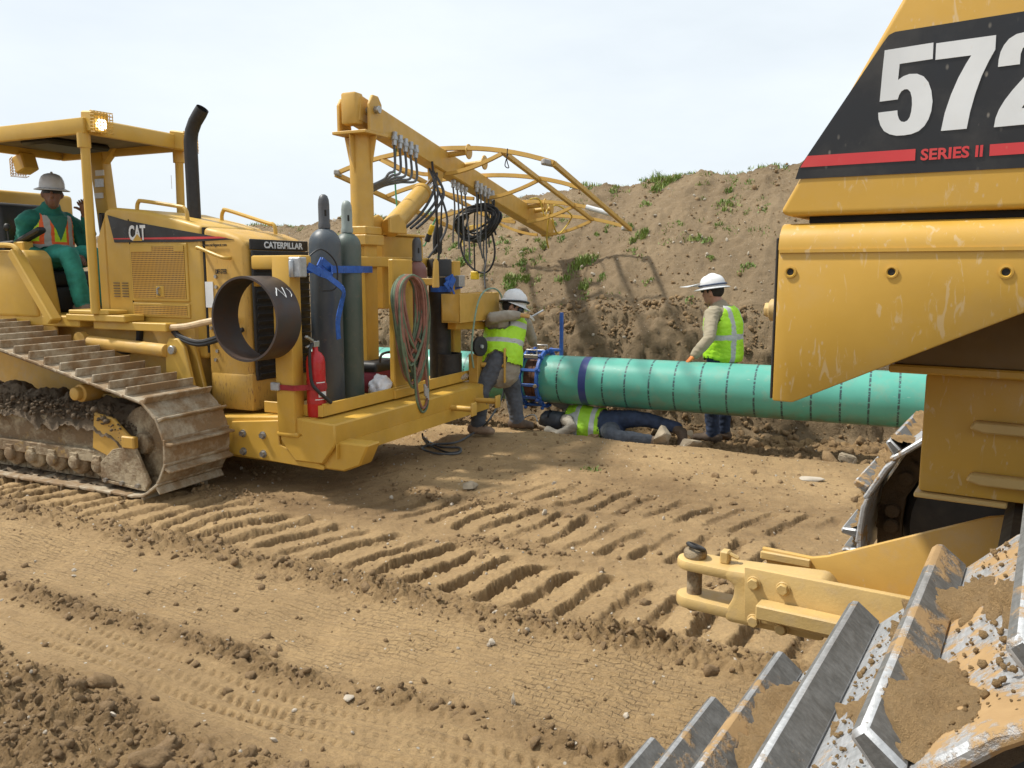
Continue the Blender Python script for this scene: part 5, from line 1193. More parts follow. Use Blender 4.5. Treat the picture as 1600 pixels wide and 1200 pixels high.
# crumbs of clay on the near shoes
cr = []
for p, t in along(BELT2, PIT, best[1]):
    if p[1] < .5 or p[0] > 1.5: continue
    nn = Vector((t.y, -t.x))
    for k in range(260):
        x = random.uniform(-.3, .95)*PIT*.52; q = p - t*x; cr.append((q.x+nn.x*.003, -1.42+random.uniform(.03, .61), q.y+nn.y*.003))
cr = np.array(cr); ob = scatter('mud', cr, .0017*np.exp(rs.normal(0, .6, len(cr))), 1, M['mud']); ob.parent = tr_near
# track frames and rear wheels
for v0, v1, lab in ((-1.30, -.88, 'near'), (.98, 1.40, 'far')):
    b = MB(); b.prism([(.95, .25 if v0 < 0 else .5), (.95, .55 if v0 < 0 else .85), (1.1, .62 if v0 < 0 else .9), (2.9, .55), (2.9, .25)], 1, v0, v1); b.build('track_frame', M['track_frame'], lay, bevel=.02)
    b = MB(); b._lathe([(.05, -.20), (.09, -.2), (.09, -.14), (.30, -.12), (.34, -.05), (.34, .05), (.30, .12), (.09, .14), (.09, .2), (.05, .2)], (.714 if v0 < 0 else .93, (v0+v1)/2, .40 if v0 < 0 else .72), (0, 1, 0), 40, True); b.build('idler', M['black_steel'], lay)
    b = MB(); b._lathe([(.12, -.16), (.25, -.15), (.25, -.06), (.37, -.04), (.37, .04), (.25, .06), (.25, .15), (.12, .16)], (1.41, (v0+v1)/2, 1.05), (0, 1, 0), 40, True); b.build('sprocket', M['black_steel'], lay)
b = MB(); b.prism([(.98, .30), (.98, .95), (1.0, 1.3), (1.4, 1.45), (2.8, 1.3), (2.8, .3)], 1, .52, .60); b.build('frame_plate', M['shaded_grimy'], lay, bevel=.01)
# ---- lower main case
CV = .0
def C1(px, py): q = pq(px, py, 1, CV); return (q.x, q.z)
c_tl, c_bl = C1(1447, 583), C1(1445, 772)
zt, zb = c_tl[1], c_bl[1]
b = MB(); b.box(c_tl[0], 2.6, CV, .55, zb+.006, zt); b.build('main_case', M['yellow_near'], lay, bevel=.008, seg=2)
b = MB(); b.box(c_tl[0]-.008, .955, CV-.012, .57, zb-.008, zb+.004); b.build('case_flange', M['drawbar'], lay, bevel=.003)
f0 = C1(1415, 566)
b = MB(); b.box(f0[0]-.03, 2.6, CV-.05, .60, zt+.002, zt+.022); b.build('case_top_plate', M['yellow_near'], lay, bevel=.004)
for (px, py) in ((1516, 664), (1510, 744)):
    q = pq(px, py, 1, CV); b = MB(); b.prism([(q.x, q.z-.004), (q.x+.03, q.z-.012), (2.2, q.z-.012), (2.2, q.z+.014), (q.x+.01, q.z+.014)], 1, CV-.035, CV-.001); b.build('rib', M['drawbar'], lay, bevel=.004)
b = MB(); b.box(.95, 2.6, -.5, .5, .55, zb-.01); b.build('belly_frame', M['black_steel'], lay, bevel=.02)
# ---- rear skirt box: open shell
SV = -.42
def S1(px, py): q = pq(px, py, 1, SV); return (q.x, q.z)
a1, a2, a3, a4 = S1(1210, 352), S1(1206, 626), S1(1237, 629), S1(1425, 556)
a5 = S1(1600, 489); dz = (a5[1]-a4[1])/(a5[0]-a4[0])
top = a1[1]+.004
prof = [(a2[0], a2[1]), (a3[0], a3[1]), a4, a5, (1.9, a5[1]+.08), (1.9, top-.05), (a2[0], top-.05)]
b = MB(); b.prism(prof, 1, SV, SV+.014); skirt = b.build('skirt_plate', M['yellow_near'], lay, bevel=.004, seg=2)
b = MB()                                                  # rolled top edge
N = 9; pr = [(SV-.001 + .045*(1-math.cos(R(90*k/N))), top-.055 + .055*math.sin(R(90*k/N))) for k in range(N+1)] + [(.46, top), (.46, top-.06)]
b.prism([(p[0], p[1]) for p in pr] + [(SV+.02, top-.06)], 0, a2[0], 1.9); b.build('skirt_top', M['yellow_near'], lay, smooth=60)
b = MB(); b.bar((a2[0]+.002, SV-.001, top-.058), (1.9, SV-.001, top-.058), .006, .007); b.build('weld_bead', M['yellow_near'], lay)
b = MB(); b.box(a2[0]-.006, a2[0]-.001, SV+.002, .46, a2[1]+.004, top-.03); b.build('end_plate', M['black_steel'], lay, bevel=.002)
b = MB(); b.box(a2[0]+.01, 1.9, .44, .46, a4[1]+.1, top-.06); b.build('inner_wall', M['yellow_near'], lay); b = MB(); b.box(f0[0]-.02, 1.9, -.035, .05, zt+.024, top-.06); b.build('inner_wall', M['shaded_grimy'], lay)  # recess wall behind the skirt has its shade painted into the darker yellow
for (px, py) in ((1235, 425), (1393, 425), (1572, 425)):
    q = pq(px, py, 1, SV); b = MB(); b._lathe([(.0125, 0), (.0125, .003), (.009, .0035), (.0065, -.0), (.006, -.001)], (q.x, SV, q.z), (0, -1, 0), 20, False); s_ = b.build('plug_hole', M['yellow_near'], lay)
    b = MB(); b.cyl((q.x, SV-.0012, q.z), (q.x, SV+.002, q.z), .0066, 16); b.build('hole', M['dark'], s_)
q = pq(1196, 484, 1, SV+.2); b = MB(); b.cyl((q.x, SV+.2, q.z), (a2[0], SV+.2, q.z), .018, 6); b.cyl((q.x+.012, SV+.2, q.z), (a2[0], SV+.2, q.z), .026, 16); b.build('bolt', M['drawbar'], lay, bevel=.002)
# ---- hood with number panel
HV = -.40
def H1(px, py): q = pq(px, py, 1, HV); return (q.x, q.z)
h0, h1 = H1(1222, 322), H1(1408, 0); sl = (h1[1]-h0[1])/(h1[0]-h0[0])
tp_ = h1[1]+.22
b = MB(); b.prism([(h0[0]-.004, h0[1]-.012), (h0[0]+.012, h0[1]-.022), (1.9, h0[1]-.022), (1.9, tp_), (h0[0]+(tp_-h0[1])/sl, tp_)], 1, HV, .44)
b.build('hood', M['yellow_near'], lay, bevel=.026, seg=5, smooth=60)
b = MB(); b.box(h0[0]+.05, 1.9, HV+.03, .42, top+.001, h0[1]-.02); b.build('hood_base', M['dark'], lay)
d1 = [H1(1243, 280), H1(1249, 262), H1(1381, 66), H1(1389, 55), H1(1399, 50), H1(1600, 18), H1(1600, 262)]
ex_ = d1[-1]; ex2_ = d1[-2]; dd_ = 1.25
kb = (d1[6][1]-d1[0][1])/(d1[6][0]-d1[0][0]); kt = (d1[5][1]-d1[4][1])/(d1[5][0]-d1[4][0])
d1[5] = (dd_, d1[4][1]+kt*(dd_-d1[4][0])); d1[6] = (dd_, d1[0][1]+kb*(dd_-d1[0][0]))
b = MB(); b.prism(d1, 1, HV-.002, HV+.0005); b.build('number_panel', M['black'], lay, smooth=0)
def strip(p): b = MB(); b.prism([H1(*q) for q in p], 1, HV-.0035, HV-.002); b.build('red_stripe', M['red'], lay, smooth=0)
strip([(1251, 262), (1262, 244), (1431, 233), (1430, 251)])
q0, q1 = H1(1547, 226), H1(1546, 244); b = MB(); b.prism([q0, q1, (1.15, q1[1]+.0), (1.15, q0[1]+.0)], 1, HV-.0035, HV-.002); b.build('red_stripe', M['red'], lay, smooth=0)
q0, q1, q2 = pq(1438, 251, 1, HV-.0035), pq(1535, 245, 1, HV-.0035), pq(1438, 233, 1, HV-.0035)
text_obj('lettering', 'SERIES II', .03, M['red'], lay, basis(q0, q1-q0, q2-q0), bold=.03, fit=((q1-q0).length, (q2-q0).length), depth=.0006)
G = {'5': [(.08, 1), (.97, 1), (.97, .82), (.37, .82), (.35, .64), (.45, .675), (.56, .69), (.70, .68), (.82, .64), (.91, .57), (.97, .47), (1, .35), (.985, .24), (.94, .15), (.87, .08), (.77, .03), (.64, .005), (.5, 0), (.36, .005), (.23, .03), (.12, .075), (.05, .145), (.01, .22), (0, .295), (.36, .295), (.37, .24), (.40, .19), (.44, .162), (.50, .152), (.555, .165), (.595, .20), (.62, .26), (.63, .34), (.62, .42), (.59, .485), (.54, .52), (.48, .525), (.42, .505), (.38, .465), (.36, .42), (.02, .42), (.05, .75)],
     '7': [(0, 1), (1, 1), (1, .845), (.90, .72), (.80, .57), (.71, .38), (.64, .18), (.60, 0), (.16, 0), (.21, .2), (.30, .4), (.41, .58), (.53, .73), (.61, .815), (0, .815)],
     '2': [(.02, .66), (.025, .74), (.05, .82), (.10, .89), (.18, .95), (.30, .99), (.47, 1.0), (.64, .995), (.78, .96), (.89, .90), (.95, .82), (.975, .72), (.96, .62), (.90, .52), (.80, .43), (.68, .35), (.56, .28), (.47, .21), (.44, .18), (1, .18), (1, 0), (0, 0), (.02, .10), (.07, .19), (.16, .29), (.28, .39), (.42, .49), (.53, .57), (.59, .65), (.605, .73), (.58, .80), (.53, .84), (.47, .85), (.41, .83), (.38, .77), (.375, .66)]}
def glyph(ch, bl, br_, tl):
    o = pq(*bl, 1, HV-.0021); x = pq(*br_, 1, HV-.0021)-o; y = pq(*tl, 1, HV-.0021)-o
    b = MB(); b.prism([((o+x*g[0]+y*g[1]).x, (o+x*g[0]+y*g[1]).z) for g in G[ch]], 1, HV-.0037, HV-.002); b.build('numeral', M['white'], lay, smooth=0)
glyph('5', (1371, 216), (1455, 207), (1376, 80)); glyph('7', (1456, 206), (1548, 198), (1463, 68)); glyph('2', (1553, 199), (1650, 190), (1560, 56))
# ---- tow hitch
DB = lay
def Dq(px, py, v=0): return pq(px, py, 1, v)
pu = Dq(1086, 880).x; wu, wl = Dq(1086, 868).z, Dq(1086, 925).z
def eye(z0, z1, name):
    b = MB(); n = 18; P = [(pu + .050*math.cos(R(90+180*k/n)), .050*math.sin(R(90+180*k/n))) for k in range(n+1)]
    P = P + [(pu+.16, -.055), (pu+.16, .055)]; b.prism(P, 2, z0, z1); return b.build(name, M['drawbar'], lay, bevel=.008, seg=2)
eye(wu-.034, wu-.004, 'clevis_jaw'); eye(wl-.036, wl-.002, 'clevis_jaw')
b = MB(); b.prism([(pu+.10, wl-.03), (pu+.13, wl+.03), (pu+.13, wu-.045), (pu+.10, wu-.03), (pu+.10, wu-.004), (pu+.36, wu+.014), (pu+.39, wu-.02), (pu+.37, wl-.04), (pu+.12, wl-.045)], 1, -.055, .055); b.build('clevis_body', M['drawbar'], lay, bevel=.012, seg=2)
b = MB(); b.cyl((pu, 0, wl-.05), (pu, 0, wu-.004), .0215, 20); b._lathe([(.030, 0), (.033, .004), (.033, .018), (.028, .024), (.01, .025)], (pu, 0, wu-.004), (0, 0, 1), 24, True); pin_ = b.build('hitch_pin', M['trackmud'], lay, bevel=.002)
b = MB(); b.torus((pu+.003, -.004, wu+.028), (.25, .3, 1), .024, .006, 24, 8); b.build('pull_ring', M['black_steel'], pin_)
b = MB(); b.box(pu+.075, pu+.10, -.012, .02, wu-.005, wu+.032); b.bar((pu+.085, .0, wu+.03), (pu+.125, .01, wu+.012), .02, .008); b.build('pin_keeper', M['drawbar'], lay, bevel=.004)
PL0 = -.075
def D2(px, py): q = pq(px, py, 1, PL0); return (q.x, q.z)
n0, n1, n2, n3 = D2(1163, 886), D2(1400, 932), D2(1320, 1010), D2(1163, 968)
ext = 1.3
b = MB(); b.prism([n0, (ext, n1[1]+(n1[1]-n0[1])/(n1[0]-n0[0])*(ext-n1[0])), (ext, n3[1]-.0), n3], 1, PL0, PL0+.022); b.build('hitch_plate', M['drawbar'], lay, bevel=.003, seg=2)
for (px, py) in ((1176, 913), (1222, 922), (1176, 972), (1219, 984)):
    q = pq(px, py, 1, PL0-.012); b = MB(); b.cyl((q.x, PL0-.016, q.z), (q.x, PL0-.001, q.z), .0155, 6); b.cyl((q.x, PL0-.004, q.z), (q.x, PL0-.0005, q.z), .019, 16); b.build('bolt', M['drawbar'], lay, bevel=.002)
q = pq(1186, 945, 1, PL0-.02); b = MB(); b.box(q.x, 1.1, PL0-.055, PL0-.001, q.z-.028, q.z+.012); b.build('hitch_ledge', M['drawbar'], lay, bevel=.004)
PF = .13
def D3(px, py): q = pq(px, py, 1, PF); return (q.x, q.z)
t0, t1, t2 = D3(1190, 856), D3(1268, 872), D3(1292, 870); t3 = D3(1545, 809)
b = MB(); b.prism([t0, t1, t2, t3, (1.3, t3[1]+.1), (1.3, t0[1]-.2), (t0[0]+.02, t0[1]-.05)], 1, PF, PF+.02); b.build('hitch_plate', M['yellow_dusty'], lay, bevel=.003, seg=2)
b = MB(); b.prism([(t0[0], PF-.012), (t1[0], PF-.012), (t1[0], PF-.001), (t0[0], PF-.001)], 2, t0[1]-.03, t0[1]-.006); b.build('plate_lug', M['drawbar'], lay, bevel=.003)
b = MB(); b.box(pu+.3, 1.2, PL0+.024, PF-.001, wl-.02, wl+.03); b.build('hitch_web', M['yellow_dusty'], lay)
# ================================================================ PIPELINE
PR = .262; PQ = 8.37; PZ = .462
def pipe_mat(name, x0, marks, band=None, base=(.092, .375, .29)):
    g = NG(name); sep = g.n('ShaderNodeSeparateXYZ'); g.l(g.co, sep.inputs[0]); X_, Y_, Z_ = sep.outputs
    c = g.mix(g.ramp(g.noise(3, 5, .6), .35, .7), base, tuple(b*.86 for b in base))
    c = g.mix(g.ramp(g.noise(5, 7, .7), .52, .72, 0, .45), c, (.24, .28, .19)); c = g.mix(g.ramp(g.noise(9, 7, .75, src=g.map((.5, 2, 2), (.3, .2, 0))), .64, .70, 0, .6), c, (.42, .50, .42))
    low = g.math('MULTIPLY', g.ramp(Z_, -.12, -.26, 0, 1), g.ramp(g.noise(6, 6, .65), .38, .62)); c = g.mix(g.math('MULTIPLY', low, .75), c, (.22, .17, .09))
    ang = g.math('ARCTAN2', Y_, Z_)
    dash = g.math('GREATER_THAN', g.noise(1.0, 1, .5, src=g.map((0, 60, 60))), .38)
    fine = g.math('GREATER_THAN', g.noise(90, 2, .5, src=g.map((.4, 1, 1))), .40)
    dash = g.math('MULTIPLY', dash, fine)
    tot = None
    for m in marks:
        ln = g.math('LESS_THAN', g.math('ABSOLUTE', g.math('SUBTRACT', X_, m)), .0095); tot = ln if tot is None else g.math('MAXIMUM', tot, ln)
    if tot is not None: c = g.mix(g.math('MULTIPLY', g.math('MULTIPLY', tot, dash), .88), c, (.02, .03, .045))
    if band is not None: c = g.mix(g.math('LESS_THAN', g.math('ABSOLUTE', g.math('SUBTRACT', X_, band)), .042), c, (.03, .05, .20))
    g.b.inputs['Coat Weight'].default_value = .15
    return g.done(c, g.ramp(g.noise(5, 4), .3, .7, .30, .48))
def pipe_s(px):                                            # distance along the pipe of a mark seen on its near side at this bearing
    best = None; y0 = 605
    r = sight(px, y0); t = (PQ-PR)/ (r.dot(PN)); return (CAMP + r*t).dot(PD)
marks = [pipe_s(p) for p in (869, 940, 975, 1013, 1052, 1093, 1135, 1178, 1222, 1268, 1314, 1359, 1406)]
st = marks[-1]-marks[-2]; marks += [marks[-1]+st*k for k in range(1, 8)]
S0 = pipe_s(838)
def pipe(name, label, s0, s1, mks, band):
    P_ = PD*s0 + PN*PQ; t = thing(name, label, 'pipe', (P_.x, P_.y, PZ), -R(25), 'green coated pipeline pipes'); ln = s1-s0
    b = MB(); nseg = 24
    b._lathe([(PR-.012, 0)] + [(PR, ln*k/nseg) for k in range(nseg+1)] + [(PR-.012, ln)], (0, 0, 0), (1, 0, 0), 72, False)
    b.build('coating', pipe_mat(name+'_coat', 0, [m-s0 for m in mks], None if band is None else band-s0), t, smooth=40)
    b = MB(); b._lathe([(PR-.013, .001), (PR-.018, .0), (PR-.018, ln), (PR-.013, ln-.001)], (0, 0, 0), (1, 0, 0), 48, False); b.build('steel_wall', M['black_steel'], t)
    return t
pipe('green_pipe', 'long green coated pipe running right from the blue clamp, with a dark blue band', S0+.01, S0+9.5, marks, pipe_s(908))
pipe('green_pipe', 'green coated pipe left of the blue clamp, mostly behind the platform', S0-9.0, S0-.16, [S0-.9-k*.3 for k in range(20)], None)
b = MB(); P_ = PD*(S0-.17) + PN*PQ
ring = thing('weld_joint', 'bare rusty pipe end showing between the two blue clamp rings', 'pipe end', (P_.x, P_.y, PZ), -R(25))
rust = plain('rusty_steel', (.16, .075, .04), .8, .2, .45, 12, .4, 40)
b._lathe([(PR-.020, 0), (PR-.006, .0), (PR-.006, .095), (PR-.014, .10), (PR-.006, .105), (PR-.006, .185)], (0, 0, 0), (1, 0, 0), 64, False); b.build('steel', rust, ring)
blue = paint('clamp_blue', (.025, .11, .42), .45, .45, .3, (.20, .14, .08), scale=4)
P_ = PD*(S0-.085) + PN*PQ
cl = thing('pipe_clamp', 'blue cage clamp round the pipe joint beside the bent welder', 'clamp', (P_.x, P_.y, PZ), -R(25))
def crad(a): return Vector((0, math.cos(a), math.sin(a)))
for xx in (-.10, .10):
    b = MB(); n = 48
    prof = [(PR+.018, -.014), (PR+.062, -.014), (PR+.062, .014), (PR+.018, .014), (PR+.018, -.014)]
    b._lathe(prof, (xx, 0, 0), (1, 0, 0), 48, False); rg_ = b.build('clamp_ring', blue, cl, smooth=30)
for k in range(12):
    a = 2*math.pi*k/12 + .13; d = crad(a)
    b = MB(); b.bar(d*(PR+.045)+Vector((-.135, 0, 0)), d*(PR+.045)+Vector((.135, 0, 0)), .032, .024, d); b.build('cross_bar', blue, cl, bevel=.004)
    for xx in (-.10, .10):
        b = MB(); b.cyl(d*(PR+.004)+Vector((xx, 0, 0)), d*(PR+.095)+Vector((xx, 0, 0)), .012, 8); b.cyl(d*(PR+.07)+Vector((xx, 0, 0)), d*(PR+.088)+Vector((xx, 0, 0)), .022, 6); b.build('set_screw', M['trackmud'] if k % 3 == 0 else blue, cl)
for (y, z, h) in ((-.19, .30, .13), (.1, .33, .12)):
    b = MB(); b.box(-.08, .08, y-.03, y+.03, z-.06, z-.02); b.tube([(-.06, y, z-.02), (-.06, y, z+.03), (.06, y, z+.03), (.06, y, z-.02)], .010, 6); b.build('clamp_latch', M['bolt'], cl, bevel=.004)
q = atY = None
r = sight(861, 548); t_ = (PQ-.02)/r.dot(PN); Pb = CAMP + r*t_
b = MB(); b.bar((.26, .02, .20), (.26, .02, .73), .035, .035, (1, 0, 0)); b.bar((.12, .02, .32), (.27, .02, .32), .04, .03); b.build('jack_handle', blue, cl, bevel=.004)
# timber skids that carry the line, under the near end of the pipe
for i, (s_, lab) in enumerate(((S0+2.35, 'short timber skid in shade under the pipe'), )):
    pass
# ================================================================ PEOPLE
def loft(b, pts, rads, side=(1, 0, 0), n=14, cap0=True, cap1=True):
    P = [Vector(p) for p in pts]; side = Vector(side); m = len(P); rings = []
    for i in range(m):
        t = (P[min(i+1, m-1)] - P[max(i-1, 0)]).normalized()
        a = side - t*side.dot(t); a = a.normalized() if a.length > 1e-4 else t.orthogonal().normalized(); c = t.cross(a)
        r = rads[i]; ra, rb = (r, r) if not isinstance(r, tuple) else r
        rings.append((P[i], t, a, c, ra, rb))
    def capr(rg, sgn):
        p, t, a, c, ra, rb = rg; k = min(ra, rb); return [(p + t*sgn*k*math.sin(x), t, a, c, ra*math.cos(x), rb*math.cos(x)) for x in (.5, 1.0, 1.4)]
    if cap0: rings = capr(rings[0], -1)[::-1] + rings
    if cap1: rings = rings + capr(rings[-1], 1)
    vs = [p + a*(ra*math.cos(2*math.pi*k/n)) + c*(rb*math.sin(2*math.pi*k/n)) for p, t, a, c, ra, rb in rings for k in range(n)]
    fs = [(i*n+k, i*n+(k+1) % n, (i+1)*n+(k+1) % n, (i+1)*n+k) for i in range(len(rings)-1) for k in range(n)]
    fs += [tuple(range(n))[::-1], tuple((len(rings)-1)*n+k for k in range(n))]
    b.add(vs, fs)
SKIN = plain('skin', (.38, .20, .135), .5, 0, .12, 30); SKIN_D = plain('tanned_skin', (.20, .098, .062), .5, 0, .15, 30)
DENIM = plain('denim', (.085, .095, .115), .85, 0, .4, 14); DENIM2 = plain('dark_denim', (.030, .046, .090), .85, 0, .4, 14)
KHAKI = plain('khaki_shirt', (.30, .26, .18), .85, 0, .2, 14); TEAL = plain('teal_coverall', (.012, .155, .115), .8, 0, .3, 12); TEAL2 = plain('teal_trousers', (.03, .26, .20), .8, 0, .3, 12)
BROWN = plain('boot_leather', (.10, .068, .045), .8, 0, .3, 14); TANB = plain('tan_boot', (.26, .18, .12), .8, 0, .3, 14); GREYS = plain('grey_shirt', (.30, .27, .22), .85, 0, .2, 14)
HAIR = plain('hair', (.018, .014, .011), .8); HATW = paint('hardhat_white', (.74, .75, .76), .3, .15, .15, scale=6); HATG = paint('hardhat_silver', (.56, .57, .58), .3, .25, .2, scale=6)
BLK = plain('black_plastic', (.012, .012, .014), .35)
def vest_mat(name, base, strip_, edge=None, mode='std'):
    g = NG(name); a = g.attr('tc', 'Vector'); sep = g.n('ShaderNodeSeparateXYZ'); g.l(a, sep.inputs[0]); X_, Z_ = sep.outputs[0], sep.outputs[2]
    ax = g.math('ABSOLUTE', X_)
    def band(x, c, h): return g.math('LESS_THAN', g.math('ABSOLUTE', g.math('SUBTRACT', x, c)), h)
    c = g.mix(g.ramp(g.noise(8, 4), .3, .7), base, tuple(b*.82 for b in base))
    m = g.math('MAXIMUM', band(ax, .105, .026), band(Z_, .14, .028))
    if mode == 'two': m = g.math('MAXIMUM', g.math('MAXIMUM', band(Z_, .27, .028), band(Z_, .09, .028)), g.math('MULTIPLY', band(ax, .115, .024), g.math('GREATER_THAN', Z_, .27)))
    if edge:
        e = g.math('MAXIMUM', band(ax, .105, .052), band(Z_, .14, .052)); c = g.mix(e, c, edge)
    c = g.mix(m, c, strip_)
    if edge:
        vv = g.math('LESS_THAN', ax, g.math('MULTIPLY', g.math('SUBTRACT', Z_, .20), .42)); vv = g.math('MULTIPLY', vv, g.math('LESS_THAN', sep.outputs[1], 0.0 if False else 9)); c = g.mix(vv, c, (.012, .155, .115))
    g.bump(g.noise(18, 5, .6), .5, .02)
    return g.done(c, .55)
def person(name, label, loc, rz, build, vest=None, voxel=.011, hat=None):
    t = thing(name, label, 'person', loc, rz); parts = []
    build(lambda pts, rads, mat, side=(1, 0, 0), tor=False: parts.append((pts, rads, mat, side, tor)))
    b = MB(); tags = []; mats = []
    for i, (pts, rads, mat, side, tor) in enumerate(parts):
        o = len(b.f); loft(b, pts, rads, side); tags += [i]*(len(b.f)-o)
        if mat not in mats: mats.append(mat)
    bv = BVHTree.FromPolygons([Vector(v) for v in b.v], b.f)
    me = bpy.data.meshes.new('tmp'); me.from_pydata(b.v, [], b.f); me.update()
    ob = bpy.data.objects.new('tmp', me); COL.objects.link(ob)
    md = ob.modifiers.new('r', 'REMESH'); md.mode = 'VOXEL'; md.voxel_size = voxel; md.use_smooth_shade = True
    ms = ob.modifiers.new('s', 'SMOOTH'); ms.factor = .5; ms.iterations = 3
    bpy.context.view_layer.update(); dg = bpy.context.evaluated_depsgraph_get()
    body = bpy.data.meshes.new_from_object(ob.evaluated_get(dg)); bpy.data.objects.remove(ob)
    body.name = 'body'; body.materials.clear()
    for m in mats: body.materials.append(m)
    ft = []
    for p in body.polygons:
        loc_, nn, ix, d = bv.find_nearest(p.center); k = tags[ix]; ft.append(k); p.material_index = mats.index(parts[k][2]); p.use_smooth = True
    nrm = [v.normal.copy() for v in body.vertices]; co = [v.co.copy() for v in body.vertices]
    skin = {i for i, m in enumerate(mats) if m in (SKIN, SKIN_D)}
    onskin = set()
    for p in body.polygons:
        if p.material_index in skin: onskin.update(p.vertices)
    sd = len(parts)*3.3
    for i, v in enumerate(body.vertices):
        if i in onskin: continue
        q = co[i]; f = mnoise.noise(Vector((q.x*11, q.y*11, q.z*7+sd)))*.007 + (1-abs(mnoise.noise(Vector((q.x*16+3, q.y*16, q.z*26+sd)))))**3*.006
        v.co = q + nrm[i]*f
    bo = bpy.data.objects.new('body', body); COL.objects.link(bo); bo.parent = t
    if vest:
        vmat, Mloc, lo, hi, off = vest; inv = Mloc.inverted()
        use = [p for p, k in zip(body.polygons, ft) if parts[k][4]]
        ids = sorted({i for p in use for i in p.vertices}); mp_ = {i: n for n, i in enumerate(ids)}
        vs = []; tcs = []
        for i in ids:
            q = body.vertices[i].co; l = inv @ q; tcs.append(l); f = mnoise.noise(Vector((q.x*7+sd, q.y*7, q.z*5)))*.012
            vs.append(q + body.vertices[i].normal*(off + f*.8))
        keep = [p for p in use if all(lo < tcs[mp_[i]].z < hi for i in p.vertices)]
        vm = bpy.data.meshes.new('safety_vest'); vm.from_pydata(vs, [], [tuple(mp_[i] for i in p.vertices) for p in keep]); vm.materials.append(vmat)
        vm.polygons.foreach_set('use_smooth', [True]*len(vm.polygons))
        at = vm.attributes.new('tc', 'FLOAT_VECTOR', 'POINT'); at.data.foreach_set('vector', np.array([l[:] for l in tcs], np.float32).ravel())
        vo = bpy.data.objects.new('safety_vest', vm); COL.objects.link(vo); vo.parent = t
        so = vo.modifiers.new('thick', 'SOLIDIFY'); so.thickness = .004; so.offset = 1
    return t
def tilt_frame(o, fwd, up):                              # a child's axes: x forward, y left, z up
    up = Vector(up).normalized(); f = Vector(fwd); f = (f - up*f.dot(up)).normalized(); l = up.cross(f)
    Mx = Matrix.Identity(4)
    for i in range(3): Mx[i][0], Mx[i][1], Mx[i][2], Mx[i][3] = f[i], l[i], up[i], o[i]
    return Mx
def add_head(part, c, fwd, up, skin, neck):
    Mx = tilt_frame(c, fwd, up); g = lambda x, y, z: tuple(Mx @ Vector((x, y, z)))
    sd = tuple(Mx.to_3x3() @ Vector((0, 1, 0)))
    part([g(-.012, 0, -.10), g(.006, 0, -.07), g(.0, 0, -.02), g(-.008, 0, .04), g(-.01, 0, .085)], [(.045, .055), (.060, .078), (.072, .092), (.074, .094), (.055, .07)], skin, sd)
    part([g(.06, 0, -.115), g(.075, 0, -.085), g(.08, 0, -.055)], [(.028, .02), (.034, .022), (.03, .02)], skin, sd)       # chin and mouth
    part([g(.088, 0, .02), g(.104, 0, -.012), g(.108, 0, -.026), g(.092, 0, -.036)], [.010, .013, .016, .012], skin, sd)    # nose
    for s in (1, -1): part([g(-.012, s*.076, .015), g(-.016, s*.083, -.01), g(-.008, s*.078, -.035)], [.012, .016, .011], skin, sd)
    part([g(-.02, 0, -.06), tuple(neck)], [.054, .062], skin, sd)
    return Mx
def add_face(t, Mx, eyes=True):
    if eyes:
        b = MB()
        for s in (1, -1): b.ell(Mx @ Vector((.078, s*.031, .018)), (.011, .013, .008), 10, 6, Mx.to_3x3())
        for k, o in ((1, 'eye'),): b.build('eyes', BLK, t)
        b = MB()
        for s in (1, -1): b.bar(Mx @ Vector((.088, s*.015, .04)), Mx @ Vector((.079, s*.05, .038)), .008, .009)
        b.build('eyebrows', HAIR, t)
    b = MB(); b.bar(Mx @ Vector((.1, -.022, -.062)), Mx @ Vector((.1, .022, -.062)), .006, .005); b.build('mouth', plain('lips', (.25, .10, .08), .5), t)
def hair_cap(t, Mx):
    b = MB(); b.ell(Mx @ Vector((-.022, 0, .018)), (.094, .082, .095), 18, 12, Mx.to_3x3()); o = b.build('hair', HAIR, t); return o
def hard_hat(t, Mx, mat, full=True, z=.045):
    h = bpy.data.objects.new('hard_hat', None); h = None
    b = MB(); n = 28; vs = []; fs = []; prof = [(1.0, 0), (1.0, .02), (.98, .05), (.92, .08), (.80, .108), (.60, .128), (.32, .139), (.06, .142)]
    for r, zz in prof:
        for k in range(n):
            a = 2*math.pi*k/n; vs.append(Mx @ Vector((-.008+.128*r*math.cos(a), .106*r*math.sin(a), z+zz)))
    fs = [(i*n+k, i*n+(k+1) % n, (i+1)*n+(k+1) % n, (i+1)*n+k) for i in range(len(prof)-1) for k in range(n)] + [tuple((len(prof)-1)*n+k for k in range(n))]
    b.add(vs, fs)
    vs = []                                               # brim, deeper in front
    for r, dz in ((.98, .004), (1.0, 0), (1.0, -.006), (.98, -.004)):
        for k in range(n):
            a = 2*math.pi*k/n; ca = math.cos(a); ext = (.042 + .025*max(0, ca)**2) if full else (.012 + .05*max(0, ca)**3)
            e = ext if r == 1.0 else 0; vs.append(Mx @ Vector((-.008+(.127+e)*ca, (.105+e)*math.sin(a), z+dz+.006 - (.014*(e > 0)))))
    b.add(vs, [(i*n+k, i*n+(k+1) % n, (i+1)*n+(k+1) % n, (i+1)*n+k) for i in range(3) for k in range(n)])
    ho = b.build('hard_hat', mat, t, smooth=50)
    b = MB(); b.tube([Mx @ Vector((-.11+.2*k/8, 0, z+.06+.085*math.sin(math.pi*(k+.8)/9.6))) for k in range(9)], .012, 8); b.build('ridge', mat, ho)
    return ho
